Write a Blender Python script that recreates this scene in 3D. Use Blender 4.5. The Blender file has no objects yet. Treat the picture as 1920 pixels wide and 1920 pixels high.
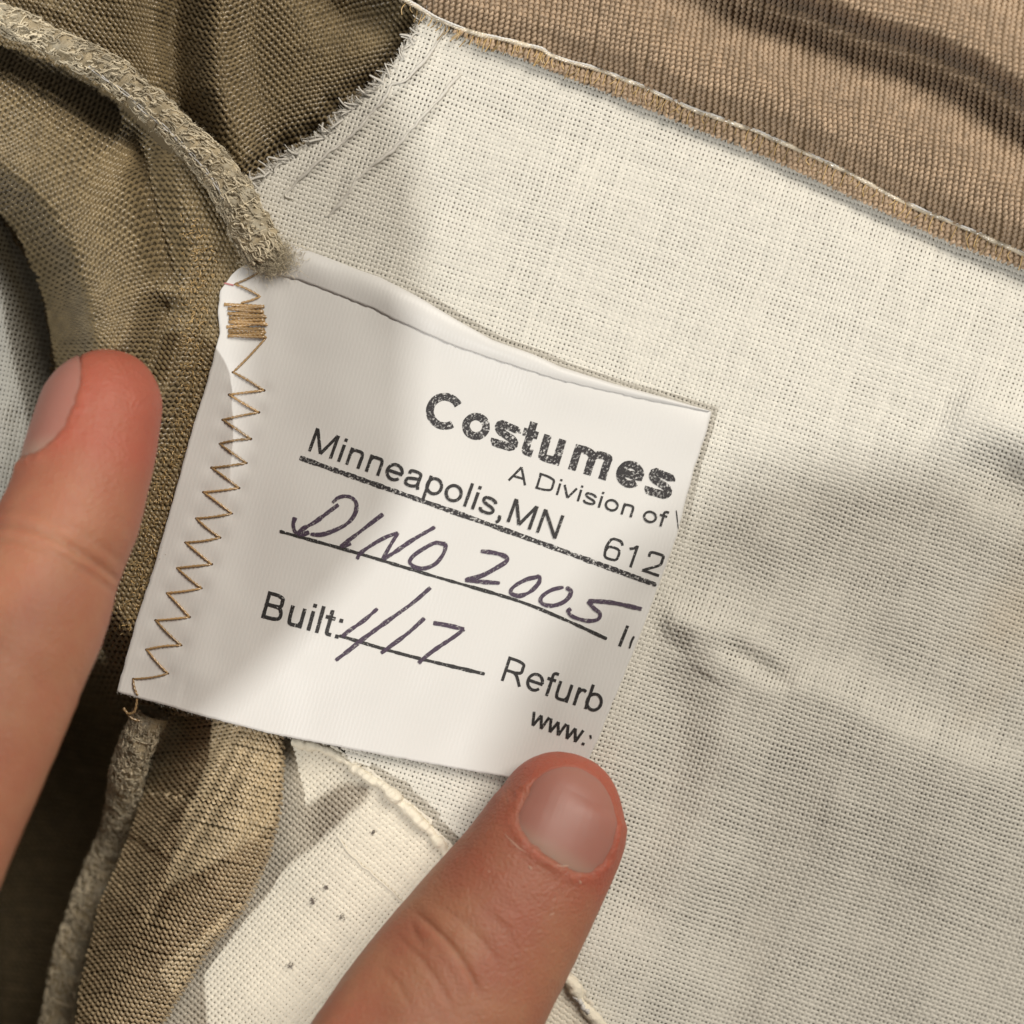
import bpy, math, random
import numpy as np
from mathutils import Vector

random.seed(5)
RNG = np.random.default_rng(5)
SC = bpy.context.scene
COL = SC.collection
PI = math.pi

# ---------------------------------------------------------------- camera, world, lights, exposure
CAM_MM = 200.0            # camera height over the cloth, in millimetres
S = 0.065                 # millimetres on the cloth plane for one pixel of the photograph (1920 px wide)
cam_d = bpy.data.cameras.new('camera'); cam = bpy.data.objects.new('camera', cam_d); COL.objects.link(cam)
cam.location = (0, 0, CAM_MM * 1e-3)
cam_d.sensor_width = 36.0; cam_d.lens = 36.0 * CAM_MM / (1920 * S)
cam_d.clip_start = 0.01; cam_d.clip_end = 20
cam_d.dof.use_dof = True; cam_d.dof.focus_distance = 0.198; cam_d.dof.aperture_fstop = 13.0
SC.camera = cam

world = bpy.data.worlds.new('World'); SC.world = world; world.use_nodes = True
bg = world.node_tree.nodes['Background']
bg.inputs['Color'].default_value = (1.0, 0.925, 0.825, 1); bg.inputs['Strength'].default_value = 0.085

def lamp(name, kind, loc, target, power, size, color):
    d = bpy.data.lights.new(name, kind); d.energy = power; d.color = color
    if kind == 'AREA': d.shape = 'DISK'; d.size = size
    else: d.shadow_soft_size = size
    o = bpy.data.objects.new(name, d); COL.objects.link(o); o.location = loc
    v = Vector(target) - Vector(loc); o.rotation_euler = v.to_track_quat('-Z', 'Y').to_euler()
    return o
LDIR = np.array([-0.46, -0.24, 1.0])
lamp('ceiling_lamp', 'POINT', tuple(LDIR * 1.1), (0, 0, 0), 26.5, 0.0085, (1.0, 0.985, 0.945))
lamp('room_light', 'AREA', (0.44, 0.46, 0.70), (0, 0, 0), 6.8, 0.50, (1.0, 0.925, 0.825))

SC.view_settings.view_transform = 'Standard'; SC.view_settings.look = 'None'
SC.view_settings.exposure = 0.27; SC.view_settings.gamma = 1.0
SC.render.engine = 'CYCLES'
SC.cycles.max_bounces = 8; SC.cycles.use_denoising = True

# ---------------------------------------------------------------- helpers
def W(px, py, z):
    """pixel of the photograph and height (mm) to world millimetres"""
    px = np.asarray(px, float); py = np.asarray(py, float); z = np.asarray(z, float)
    f = S * (CAM_MM - z) / CAM_MM
    return np.stack([(px - 960) * f, -(py - 960) * f, z + 0 * px], -1)

def to_px(v):
    f = S * (CAM_MM - v[..., 2]) / CAM_MM
    return v[..., 0] / f + 960, 960 - v[..., 1] / f

def mesh_obj(name, verts, faces, mat, parent=None, smooth=True, rnd=None, uv=None, loose_tris=None):
    """verts in mm; faces an (M,4) or (M,3) array or a list of tuples"""
    me = bpy.data.meshes.new(name)
    v = np.asarray(verts, float) * 1e-3
    if isinstance(faces, np.ndarray) and faces.ndim == 2:
        k = faces.shape[1]; m = len(faces)
        me.vertices.add(len(v)); me.vertices.foreach_set('co', v.astype(np.float32).ravel())
        me.loops.add(m * k); me.loops.foreach_set('vertex_index', faces.astype(np.int32).ravel())
        me.polygons.add(m); me.polygons.foreach_set('loop_start', (np.arange(m) * k).astype(np.int32))
        me.update(calc_edges=True)
    else:
        me.from_pydata([tuple(a) for a in v], [], [tuple(int(i) for i in f) for f in faces])
    me.polygons.foreach_set('use_smooth', np.full(len(me.polygons), smooth))
    if rnd is not None:
        a = me.attributes.new('rnd', 'FLOAT', 'POINT'); a.data.foreach_set('value', np.asarray(rnd, np.float32))
    if uv is not None:
        l = me.uv_layers.new(name='UVMap'); idx = np.empty(len(me.loops), np.int32)
        me.loops.foreach_get('vertex_index', idx)
        l.data.foreach_set('uv', np.asarray(uv, np.float32)[idx].ravel())
    me.validate(); me.update()
    if mat: me.materials.append(mat)
    o = bpy.data.objects.new(name, me); COL.objects.link(o)
    if parent: o.parent = parent
    return o

def empty(name, label=None, cat=None, group=None):
    o = bpy.data.objects.new(name, None); COL.objects.link(o); o.empty_display_size = 0.01
    if label: o['label'] = label
    if cat: o['category'] = cat
    if group: o['group'] = group
    return o

def merge(parts):
    """list of (verts, faces, rnd) to one"""
    vs, fs, rs, n = [], [], [], 0
    for v, f, r in parts:
        vs.append(v); fs.append(f + n); rs.append(r); n += len(v)
    return np.concatenate(vs), np.concatenate(fs), np.concatenate(rs)

def in_poly(px, py, poly):
    c = np.zeros(px.shape, bool); n = len(poly)
    for i in range(n):
        x1, y1 = poly[i]; x2, y2 = poly[(i + 1) % n]
        if y1 == y2: continue
        c ^= ((y1 > py) != (y2 > py)) & (px < (x2 - x1) * (py - y1) / (y2 - y1) + x1)
    return c

def dist_line(px, py, line):
    """unsigned distance, signed side (positive = right of travel on screen), position along"""
    best = np.full(px.shape, 1e9); side = np.zeros(px.shape); along = np.zeros(px.shape); acc = 0.0
    for (x1, y1), (x2, y2) in zip(line[:-1], line[1:]):
        dx, dy = x2 - x1, y2 - y1; L = math.hypot(dx, dy)
        t = np.clip(((px - x1) * dx + (py - y1) * dy) / (L * L), 0, 1)
        ex, ey = px - x1 - t * dx, py - y1 - t * dy
        d = np.hypot(ex, ey); cr = dx * (py - y1) - dy * (px - x1)
        m = d < best
        best = np.where(m, d, best); side = np.where(m, np.sign(cr), side); along = np.where(m, acc + t * L, along)
        acc += L
    return best, side, along

def ridge(px, py, line, h, wl, wr=None, taper=0):
    d, s, a = dist_line(px, py, line)
    w = np.where(s > 0, wr if wr is not None else wl, wl)
    L = sum(math.hypot(b[0] - c[0], b[1] - c[1]) for b, c in zip(line[:-1], line[1:]))
    k = 1.0
    if taper: k = np.clip(np.minimum(a, L - a) / taper, 0, 1); k = k * k * (3 - 2 * k)
    return h * k * np.exp(-(d / w) ** 2)

def step(x, a, b):
    t = np.clip((x - a) / (b - a), 0, 1); return t * t * (3 - 2 * t)

def vnoise(px, py, scale, seed):
    """smooth value noise, about -1..1"""
    r = np.random.default_rng(seed); g = r.uniform(-1, 1, (64, 64))
    x = px / scale + 20.37; y = py / scale + 20.71
    xi = np.floor(x).astype(int); yi = np.floor(y).astype(int); fx = x - xi; fy = y - yi
    fx = fx * fx * (3 - 2 * fx); fy = fy * fy * (3 - 2 * fy)
    a = g[xi % 64, yi % 64]; b = g[(xi + 1) % 64, yi % 64]; c = g[xi % 64, (yi + 1) % 64]; d = g[(xi + 1) % 64, (yi + 1) % 64]
    return (a * (1 - fx) + b * fx) * (1 - fy) + (c * (1 - fx) + d * fx) * fy

class Field:
    """height map over the photograph's plane, sampled from a function"""
    def __init__(self, fn, x0=-260, x1=2180, y0=-260, y1=2180, st=5):
        self.x0, self.y0, self.st = x0, y0, st
        gx = np.arange(x0, x1 + st, st); gy = np.arange(y0, y1 + st, st)
        X, Y = np.meshgrid(gx, gy); self.X, self.Y = X, Y
        self.Z = fn(X, Y)
    def __call__(self, px, py):
        x = np.clip((px - self.x0) / self.st, 0, self.Z.shape[1] - 1.001); y = np.clip((py - self.y0) / self.st, 0, self.Z.shape[0] - 1.001)
        i = x.astype(int); j = y.astype(int); fx = x - i; fy = y - j; Z = self.Z
        return (Z[j, i] * (1 - fx) + Z[j, i + 1] * fx) * (1 - fy) + (Z[j + 1, i] * (1 - fx) + Z[j + 1, i + 1] * fx) * fy
    def frame(self, px, py, e=6.0):
        p = W(px, py, self(px, py))
        a = W(px + e, py, self(px + e, py)) - W(px - e, py, self(px - e, py))
        b = W(px, py - e, self(px, py - e)) - W(px, py + e, self(px, py + e))
        n = np.cross(a, b); n /= np.linalg.norm(n, axis=-1, keepdims=True)
        return p, n

def unit(v): return v / np.maximum(np.linalg.norm(v, axis=-1, keepdims=True), 1e-9)

def sheet(field, poly, stepx, off):
    """the cloth body under its threads: a grid cut to the outline"""
    st = stepx; f = field
    xs = [p[0] for p in poly]; ys = [p[1] for p in poly]
    gx = np.arange(min(xs), max(xs) + st, st); gy = np.arange(min(ys), max(ys) + st, st)
    X, Y = np.meshgrid(gx, gy); p, n = f.frame(X, Y)
    p = p + n * off
    ok = in_poly(X, Y, poly); h, w = X.shape
    idx = np.arange(h * w).reshape(h, w)
    m = ok[:-1, :-1] & ok[1:, :-1] & ok[:-1, 1:] & ok[1:, 1:]
    q = np.stack([idx[1:, :-1][m], idx[1:, 1:][m], idx[:-1, 1:][m], idx[:-1, :-1][m]], -1)
    return compact(p.reshape(-1, 3), q)

def compact(v, q, *extra):
    used = np.zeros(len(v), bool); used[q.ravel()] = True
    mp = np.cumsum(used) - 1
    out = [v[used], mp[q]] + [e[used] for e in extra]
    return tuple(out)

def strips(P, N, side_w, ok, prof, rnd):
    """P (T,M,3) thread centre lines, N normals, half widths (T,M); prof = list of (side, up) in half widths -> verts, quads"""
    tan = np.gradient(P, axis=1); tan = unit(tan)
    B = unit(np.cross(N, tan)); N2 = np.cross(tan, B)
    T, M = ok.shape; K = len(prof)
    V = np.stack([P + B * (side_w * a)[..., None] + N2 * (side_w * b)[..., None] for a, b in prof], 2)  # T,M,K,3
    idx = np.arange(T * M * K).reshape(T, M, K)
    m = ok[:, :-1] & ok[:, 1:]
    qs = []
    for k in range(K - 1):
        qs.append(np.stack([idx[:, :-1, k][m], idx[:, :-1, k + 1][m], idx[:, 1:, k + 1][m], idx[:, 1:, k][m]], -1))
    q = np.concatenate(qs)[:, ::-1]
    r = np.repeat(np.broadcast_to(rnd, (T, M))[..., None], K, 2).ravel()
    return compact(V.reshape(-1, 3), q, r)

def weave(field, poly, ang, pa, pb, box, wid, amp, seed, lift=0.0, warp=None, skip=None):
    """plain weave: two sets of real threads going over and under each other. ang degrees on screen (0 = right, + = down)"""
    r = np.random.default_rng(seed)
    U = np.array([math.cos(math.radians(ang)), math.sin(math.radians(ang))]); V = np.array([-U[1], U[0]])
    cx, cy = (box[0] + box[2]) / 2, (box[1] + box[3]) / 2
    R = math.hypot(box[2] - box[0], box[3] - box[1]) / 2
    na, nb = int(R * 2 / pa) + 2, int(R * 2 / pb) + 2      # na threads along U spaced pa; nb threads along V spaced pb
    out = []
    for kind in (0, 1):
        nt, p_t, nx, p_x = (na, pa, nb, pb) if kind == 0 else (nb, pb, na, pa)
        j = np.arange(nt)[:, None]; i2 = np.arange(nx * 2)[None, :]
        lat = (j - nt / 2) * p_t + np.cumsum(r.normal(0, p_t * 0.02, nt))[:, None] * 0.4 + r.normal(0, p_t * 0.022, nt)[:, None]
        run = (i2 / 2 - nx / 2) * p_x + 0 * j
        lat = lat + 0 * run
        lat = lat + p_t * 0.06 * vnoise(run + j * 317.0, run * 0 + j * 91.0, 60, seed + 7 + kind)
        u, v = (run, lat) if kind == 0 else (lat, run)
        X = cx + u * U[0] + v * V[0]; Y = cy + u * U[1] + v * V[1]
        if warp: X, Y = warp(X, Y)
        ok = in_poly(X, Y, poly)
        if skip is not None: ok &= ~in_poly(X, Y, skip)
        keep = ok.any(1)
        X, Y, ok, jj = X[keep], Y[keep], ok[keep], j[keep]
        if len(X) == 0: continue
        P, N = field.frame(X, Y)
        ph = np.cos(PI * (i2 / 2 + jj + kind))
        slub = 1 + 0.035 * r.normal(0, 1, len(X))[:, None] + 0.07 * vnoise(X, Y, 45, seed + 21 + kind) + 0.12 * vnoise(X * 0 + jj * 57.0 + i2 * 3.1, Y * 0 + jj * 13.0, 9, seed + 3 + kind)
        P = P + N * (lift + amp * ph)[..., None]
        hw = np.clip(wid * p_t * S * 0.5 * slub, 0.3 * p_t * S * 0.5, 0.98 * p_t * S * 0.5)
        rn = r.uniform(0, 1, len(X))[:, None] * 0.6 + 0.2 + 0.2 * vnoise(X, Y, 14, seed + 5)
        out.append(strips(P, N, hw, ok, [(-1, -.45), (0, .35), (1, -.45)], rn))
    return merge(out)

def knit(field, poly, ang, pitch, stitch, box, seed, lift=0.1, warp=None, wid=0.62, wave=0.34, amp=0.32, spc=6, shift=0.27):
    """rows of looped yarn lying side by side"""
    r = np.random.default_rng(seed)
    U = np.array([math.cos(math.radians(ang)), math.sin(math.radians(ang))]); V = np.array([-U[1], U[0]])
    cx, cy = (box[0] + box[2]) / 2, (box[1] + box[3]) / 2
    R = math.hypot(box[2] - box[0], box[3] - box[1]) / 2
    nr, ns = int(2 * R / pitch) + 2, int(2 * R / stitch) + 2
    j = np.arange(nr)[:, None]; k = np.arange(ns * spc)[None, :]
    t = k / spc; ph = 2 * PI * (t + shift * j)
    jit = 0.13 * vnoise(t + j * 71.3, t * 0 + j * 33.0, 1.3, seed)
    u = (t - ns / 2) * stitch + stitch * jit
    v = (j - nr / 2) * pitch + pitch * (wave * np.sin(ph) + 0.10 * vnoise(t + j * 19.0, t * 0 + j * 7.7, 2.1, seed + 1)) + r.normal(0, pitch * .04, nr)[:, None]
    X = cx + u * U[0] + v * V[0]; Y = cy + u * U[1] + v * V[1]
    if warp: X, Y = warp(X, Y)
    ok = in_poly(X, Y, poly); keep = ok.any(1)
    X, Y, ok = X[keep], Y[keep], ok[keep]; ph = (ph + 0 * j)[keep]
    P, N = field.frame(X, Y)
    P = P + N * (lift + amp * pitch * S * (np.cos(ph) * 0.5 + 0.5 * vnoise(X, Y, 8, seed + 2) * 0.5))[..., None]
    hw = wid * pitch * S * 0.5 * (1 + 0.12 * vnoise(X, Y, 7, seed + 4))
    rn = 0.5 + 0.35 * vnoise(X, Y, 11, seed + 5) + 0.1 * vnoise(X, Y, 120, seed + 6)
    return strips(P, N, hw, ok, [(-1, -.7), (-.6, .35), (.6, .35), (1, -.7)], rn)

def tube(pts, rad, sides=8, twist=0.0, lobes=0, lobe_amp=0.0, cap=True):
    """a tube along world-mm points; lobes + twist make a plied thread"""
    P = np.asarray(pts, float); n = len(P); rad = np.broadcast_to(np.asarray(rad, float), (n,))
    T = unit(np.gradient(P, axis=0)); up = np.array([0, 0, 1.0]); 
    B = np.cross(T, up); bad = np.linalg.norm(B, axis=1) < 1e-3; B[bad] = np.array([1, 0, 0]); B = unit(B); N = np.cross(B, T)
    a = np.arange(sides) * 2 * PI / sides
    L = np.concatenate([[0], np.cumsum(np.linalg.norm(np.diff(P, axis=0), axis=1))])
    V = []
    for i in range(n):
        rr = rad[i] * (1 + (lobe_amp * np.cos(lobes * (a - twist * L[i])) if lobes else 0))
        rr = np.broadcast_to(rr, a.shape)
        V.append(P[i] + B[i] * (rr * np.cos(a))[:, None] + N[i] * (rr * np.sin(a))[:, None])
    V = np.concatenate(V); q = []
    for i in range(n - 1):
        for s in range(sides):
            s2 = (s + 1) % sides; q.append((i * sides + s, i * sides + s2, (i + 1) * sides + s2, (i + 1) * sides + s))
    q = np.array(q)
    return V, q, np.full(len(V), 0.5)

def smooth_line(pts, n):
    """Catmull-Rom through points of any dimension"""
    P = np.asarray(pts, float); P = np.concatenate([[2 * P[0] - P[1]], P, [2 * P[-1] - P[-2]]])
    m = len(P) - 3; t = np.linspace(0, m - 1e-6, n); i = t.astype(int); f = (t - i)[:, None]
    p0, p1, p2, p3 = P[i], P[i + 1], P[i + 2], P[i + 3]
    return 0.5 * (2 * p1 + (p2 - p0) * f + (2 * p0 - 5 * p1 + 4 * p2 - p3) * f ** 2 + (3 * p1 - p0 - 3 * p2 + p3) * f ** 3)

def fibres(root, direc, length, rad, curl, seed, segs=5, droop=0.0):
    """many thin curly hairs at once"""
    r = np.random.default_rng(seed); n = len(root)
    P = np.zeros((n, segs + 1, 3)); P[:, 0] = root; d = unit(direc.copy()); st = (np.asarray(length) / segs)
    bend = r.normal(0, curl, (n, 3))
    for k in range(segs):
        d = unit(d + bend / segs + r.normal(0, curl * 0.35, (n, 3)) / segs * 2 + np.array([0, 0, -droop / segs]))
        P[:, k + 1] = P[:, k] + d * st[:, None]
    T = unit(np.gradient(P, axis=1)); up = np.array([0.3, 0.2, 0.93]); B = unit(np.cross(T, up)); N = np.cross(B, T)
    rr = np.asarray(rad)[:, None] * np.linspace(1, 0.5, segs + 1)[None]
    a = np.array([0.5, 2.6, 4.7]); V = np.stack([P + B * (rr * math.cos(x))[..., None] + N * (rr * math.sin(x))[..., None] for x in a], 2)
    idx = np.arange(n * (segs + 1) * 3).reshape(n, segs + 1, 3); qs = []
    for k in range(3):
        k2 = (k + 1) % 3; qs.append(np.stack([idx[:, :-1, k], idx[:, :-1, k2], idx[:, 1:, k2], idx[:, 1:, k]], -1).reshape(-1, 4))
    rn = np.repeat(r.uniform(0, 1, n), (segs + 1) * 3)
    return V.reshape(-1, 3), np.concatenate(qs), rn

# ---------------------------------------------------------------- materials
def mat(name, color, rough=0.8, spec=0.3, var=0.0, dark=None, sheen=0.0, metallic=0.0, stain=None, stain_scale=40.0, stain_lo=.55, stain_hi=.8,
        bump=0.0, bump_scale=900.0, sss=0.0, sss_rad=(1, .35, .2), transl=0.0):
    m = bpy.data.materials.new(name); m.use_nodes = True; nt = m.node_tree; N = nt.nodes; L = nt.links
    b = N['Principled BSDF']; b.inputs['Roughness'].default_value = rough; b.inputs['Metallic'].default_value = metallic
    b.inputs['Specular IOR Level'].default_value = spec
    if sheen: b.inputs['Sheen Weight'].default_value = sheen; b.inputs['Sheen Roughness'].default_value = 0.5
    if sss:
        b.inputs['Subsurface Weight'].default_value = 1.0; b.inputs['Subsurface Radius'].default_value = sss_rad; b.inputs['Subsurface Scale'].default_value = sss
    out = None
    tc = N.new('ShaderNodeTexCoord')
    rgb = N.new('ShaderNodeRGB'); rgb.outputs[0].default_value = (*color, 1); out = rgb.outputs[0]
    if var:
        at = N.new('ShaderNodeAttribute'); at.attribute_name = 'rnd'
        mx = N.new('ShaderNodeMix'); mx.data_type = 'RGBA'
        d = dark or tuple(c * (1 - var) for c in color)
        mx.inputs['A'].default_value = (*d, 1); mx.inputs['B'].default_value = (*[min(1, c * (1 + var * .5)) for c in color], 1)
        L.new(at.outputs['Fac'], mx.inputs['Factor']); out = mx.outputs['Result']
    if stain:
        nz = N.new('ShaderNodeTexNoise'); nz.inputs['Scale'].default_value = stain_scale; nz.inputs['Detail'].default_value = 5
        L.new(tc.outputs['Object'], nz.inputs['Vector'])
        mr = N.new('ShaderNodeMapRange'); mr.inputs['From Min'].default_value = stain_lo; mr.inputs['From Max'].default_value = stain_hi
        L.new(nz.outputs['Fac'], mr.inputs['Value'])
        mx = N.new('ShaderNodeMix'); mx.data_type = 'RGBA'; mx.inputs['B'].default_value = (*stain, 1)
        L.new(out, mx.inputs['A']); L.new(mr.outputs['Result'], mx.inputs['Factor']); out = mx.outputs['Result']
    L.new(out, b.inputs['Base Color'])
    if bump:
        nz = N.new('ShaderNodeTexNoise'); nz.inputs['Scale'].default_value = bump_scale; nz.inputs['Detail'].default_value = 4
        L.new(tc.outputs['Object'], nz.inputs['Vector'])
        bp = N.new('ShaderNodeBump'); bp.inputs['Strength'].default_value = bump; bp.inputs['Distance'].default_value = 0.0002
        L.new(nz.outputs['Fac'], bp.inputs['Height']); L.new(bp.outputs['Normal'], b.inputs['Normal'])
    if transl:
        t = N.new('ShaderNodeBsdfTranslucent'); L.new(out, t.inputs['Color'])
        ms = N.new('ShaderNodeMixShader'); ms.inputs[0].default_value = transl
        L.new(b.outputs[0], ms.inputs[1]); L.new(t.outputs[0], ms.inputs[2]); L.new(ms.outputs[0], N['Material Output'].inputs['Surface'])
    return m

M_LINING = mat('lining_thread', (.725, .70, .63), .85, .2, var=.10, sheen=.1, stain=(.62, .50, .34), stain_scale=22, stain_lo=.62, stain_hi=.95)
M_LINBASE = mat('interlining', (.19, .155, .11), .9, .1)
M_FLAP = mat('cream_canvas_thread', (.76, .71, .60), .85, .2, var=.10, stain=(.5, .38, .26), stain_scale=60, stain_lo=.70, stain_hi=.9)
M_FLAPBASE = mat('canvas_body', (.50, .43, .32), .9, .1)
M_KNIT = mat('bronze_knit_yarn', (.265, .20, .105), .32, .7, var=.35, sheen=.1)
M_KNITBASE = mat('bronze_knit_body', (.075, .056, .028), .7, .3)
M_KNIT2 = mat('tan_knit_yarn', (.46, .335, .222), .42, .5, var=.35, sheen=.1)
M_KNIT2BASE = mat('tan_knit_body', (.15, .10, .055), .7, .3)
M_SATIN_LIT = mat('lit_brown_yarn', (.54, .43, .27), .36, .6, var=.35)  # paler copy of the brown knit; its lit crest is put into the colour
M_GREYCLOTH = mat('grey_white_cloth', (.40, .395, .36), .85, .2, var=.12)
M_ROLL = mat('serged_edge', (.48, .40, .265), .9, .2, var=.45, bump=1.0, bump_scale=1500, stain=(.50, .46, .36), stain_scale=300, stain_lo=.5, stain_hi=.65)
M_ROLLYARN = mat('serging_yarn', (.70, .62, .46), .85, .2, var=.5)
M_WHITETHREAD = mat('white_thread', (.80, .78, .74), .5, .5, var=.2)
M_GOLD = mat('gold_brown_thread', (.46, .30, .14), .24, 1.0, var=.35)
M_SEAMTHREAD = mat('champagne_thread', (.76, .67, .52), .2, 1.0, var=.4)
M_FUZZ = mat('cotton_fuzz', (.80, .77, .70), .9, .1, var=.15)
M_DARKFUZZ = mat('loose_dark_fibre', (.20, .17, .15), .8, .2, var=.3)
M_GILT = mat('gilt_thread', (.52, .36, .16), .25, .9, var=.5)
M_PINK = mat('pink_ink_dot', (.55, .25, .25), .7, .2)

# ---------------------------------------------------------------- outlines in the photograph
LABEL = [(432, 518), (447, 503), (490, 512), (560, 500), (700, 530), (760, 541), (830, 575), (900, 611), (1000, 661), (1050, 690), (1190, 732), (1334, 771),
         (1322, 815), (1300, 880), (1291, 920), (1270, 1000), (1237, 1090), (1200, 1190), (1152, 1310), (1098, 1440), (1078, 1484),
         (940, 1452), (800, 1430), (650, 1402), (500, 1374), (360, 1338), (222, 1298), (219, 1286), (255, 1165), (290, 1060), (340, 880), (362, 800), (385, 728),
         (398, 680), (412, 625), (409, 585), (413, 545)]
SEAM = [(700, -30), (760, 0), (827, 40), (890, 63), (933, 72), (1007, 90), (1040, 107), (1123, 132), (1207, 163), (1280, 197), (1380, 233), (1480, 273), (1597, 327), (1697, 380), (1813, 430), (1920, 477), (2150, 590)]
STRIP = [(740, -60), (800, 20), (850, 62), (905, 88), (973, 110), (1040, 137), (1107, 163), (1190, 196), (1280, 233), (1413, 287), (1510, 330), (1613, 379), (1700, 420), (1780, 457), (1920, 507), (2180, 630)]
FRAY = [(800, 10), (786, 40), (757, 90), (728, 130), (700, 160), (668, 186), (640, 207), (618, 238), (590, 255), (548, 282), (520, 300), (490, 320), (470, 345)]
FLAP_EDGE = [(560, 1385), (632, 1400), (668, 1428), (705, 1452), (742, 1480), (775, 1505), (808, 1540), (850, 1588), (920, 1665), (1000, 1750), (1078, 1830), (1110, 1880), (1160, 1960), (1260, 2180)]
ROLL_TOP = [(-60, 12), (40, 50), (110, 85), (200, 130), (280, 195), (345, 255), (395, 305), (432, 355), (462, 410), (488, 462), (505, 492)]
ROLL_LOW = [(285, 1335), (262, 1385), (243, 1440), (232, 1500), (215, 1560), (185, 1640), (155, 1720), (130, 1800), (110, 1900), (90, 2020)]

# ---------------------------------------------------------------- height of the cloths (mm)
def h_label(px, py):
    z = 1.9 + 0 * px
    z += ridge(px, py, [(500, 500), (470, 800), (350, 1250)], .45, 40, 60)
    z += ridge(px, py, [(640, 600), (600, 1250)], .35, 120)
    z += ridge(px, py, [(760, 560), (900, 640), (1060, 710), (1300, 790)], .55, 60)
    z += 1.0 * step(px + 0.3 * py, 1050, 1500) * np.exp(-((py - 1000) / 420.) ** 2) * .6
    z += 0.34 * vnoise(px, py, 150, 3) + .07 * vnoise(px, py, 60, 4)
    for zx, zy in ((437, 698), (430, 740), (418, 787), (412, 832), (397, 877), (382, 923), (368, 972), (348, 1017), (332, 1065), (313, 1112), (292, 1163), (275, 1218), (495, 732), (485, 773), (470, 823), (462, 868), (448, 915), (435, 963), (413, 1008), (397, 1058), (378, 1103), (355, 1157), (340, 1210), (315, 1263)):
        z -= .16 * np.exp(-((px - zx) ** 2 + (py - zy) ** 2) / 13. ** 2)
    z -= .35 * np.exp(-((px - 463) ** 2 + (py - 602) ** 2) / 40. ** 2)
    z -= ridge(px, py, [(1000, 1400), (1120, 1480)], .6, 90)
    return z
F_LABEL = Field(h_label, 150, 1420, 420, 1560, 4)

def h_lining(px, py):
    z = 0.5 * vnoise(px, py, 420, 11) + .12 * vnoise(px, py, 130, 12)
    # gentle fall towards the lower right, with the fold lines that run down from the label
    z += (-3.2 * step(py - .12 * (px - 1300), 760, 1080) - 5.5 * step(py, 1000, 2000)) * step(px, 1080, 1420)
    z += ridge(px, py, [(1200, 1130), (1340, 1200), (1450, 1290), (1560, 1320), (1700, 1400), (1960, 1500)], 2.4, 60, 170, taper=160)
    z -= ridge(px, py, [(1330, 1190), (1440, 1262), (1500, 1290)], 1.5, 26, 20, taper=70)
    z -= ridge(px, py, [(1345, 1190), (1290, 1240), (1268, 1300), (1262, 1400), (1220, 1540), (1170, 1680), (1110, 1800)], 2.0, 60, 60, taper=160)
    z += ridge(px, py, [(1380, 1270), (1340, 1500), (1280, 1750)], 1.0, 120, taper=150)
    z -= ridge(px, py, [(1820, 810), (1880, 890), (1990, 970)], 1.8, 60, 60, taper=90)
    z += ridge(px, py, [(1780, 730), (1860, 790), (1990, 860)], 1.6, 80, taper=60)
    z += ridge(px, py, [(1500, 560), (1700, 640), (1960, 690)], .9, 110, taper=150)
    z -= ridge(px, py, [(1300, 250), (1500, 330), (1750, 450), (1950, 520)], .8, 40)
    for k, (a, b) in enumerate([(1430, 1480), (1530, 1560), (1640, 1650), (1750, 1700), (1860, 1800)]):
        z += ridge(px, py, [(a + 60, 1350 + 20 * k), (b, 1650), (b - 90, 2000)], .26, 44, taper=140)
    for wl, wh, ww in (([(1420, 1330), (1370, 1500), (1290, 1720), (1220, 1950)], .8, 60), ([(1600, 1420), (1560, 1600), (1480, 1800), (1420, 2050)], .7, 70), ([(1790, 1500), (1760, 1700), (1690, 1950)], .8, 65), ([(1500, 900), (1440, 1010), (1360, 1100)], .7, 60), ([(1760, 960), (1700, 1080), (1640, 1240)], .7, 65)):
        z += ridge(px, py, wl, wh, ww, taper=130)
    z += .35 * vnoise(px + .5 * py, py - .3 * px, 240, 13) * step(px, 1250, 1500)
    z += ridge(px, py, [(1230, 1150), (1330, 1185)], 1.0, 30, taper=40)
    # left margin: seam allowance with two tucks
    z += ridge(px, py, [(834, 52), (799, 110), (762, 149), (720, 188), (677, 236), (622, 282), (574, 324), (537, 363)], .8, 11, 16, taper=90)
    z += ridge(px, py, [(861, 140), (821, 188), (780, 234), (751, 267), (710, 300), (672, 332), (637, 385), (611, 405)], .8, 11, 20, taper=90)
    z += ridge(px, py, [(960, 330), (1080, 390), (1200, 420)], .6, 90, taper=80)
    z -= ridge(px, py, [(760, 345), (840, 370), (960, 380)], .5, 40, taper=60)
    # stays under the label
    zl = h_label(px, py) - 1.25
    d = np.minimum(z, zl); k = in_label_soft(px, py)
    return z * (1 - k) + d * k
def in_label_soft(px, py):
    cx, cy = 760, 970
    q = [(cx + (x - cx) * 1.06, cy + (y - cy) * 1.05) for x, y in LABEL]
    ins = in_poly(px, py, q); d, _, _ = dist_line(px, py, q + q[:1])
    return np.where(ins, 1.0, np.exp(-(d / 40.) ** 2))
F_LINING = Field(h_lining)

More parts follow.
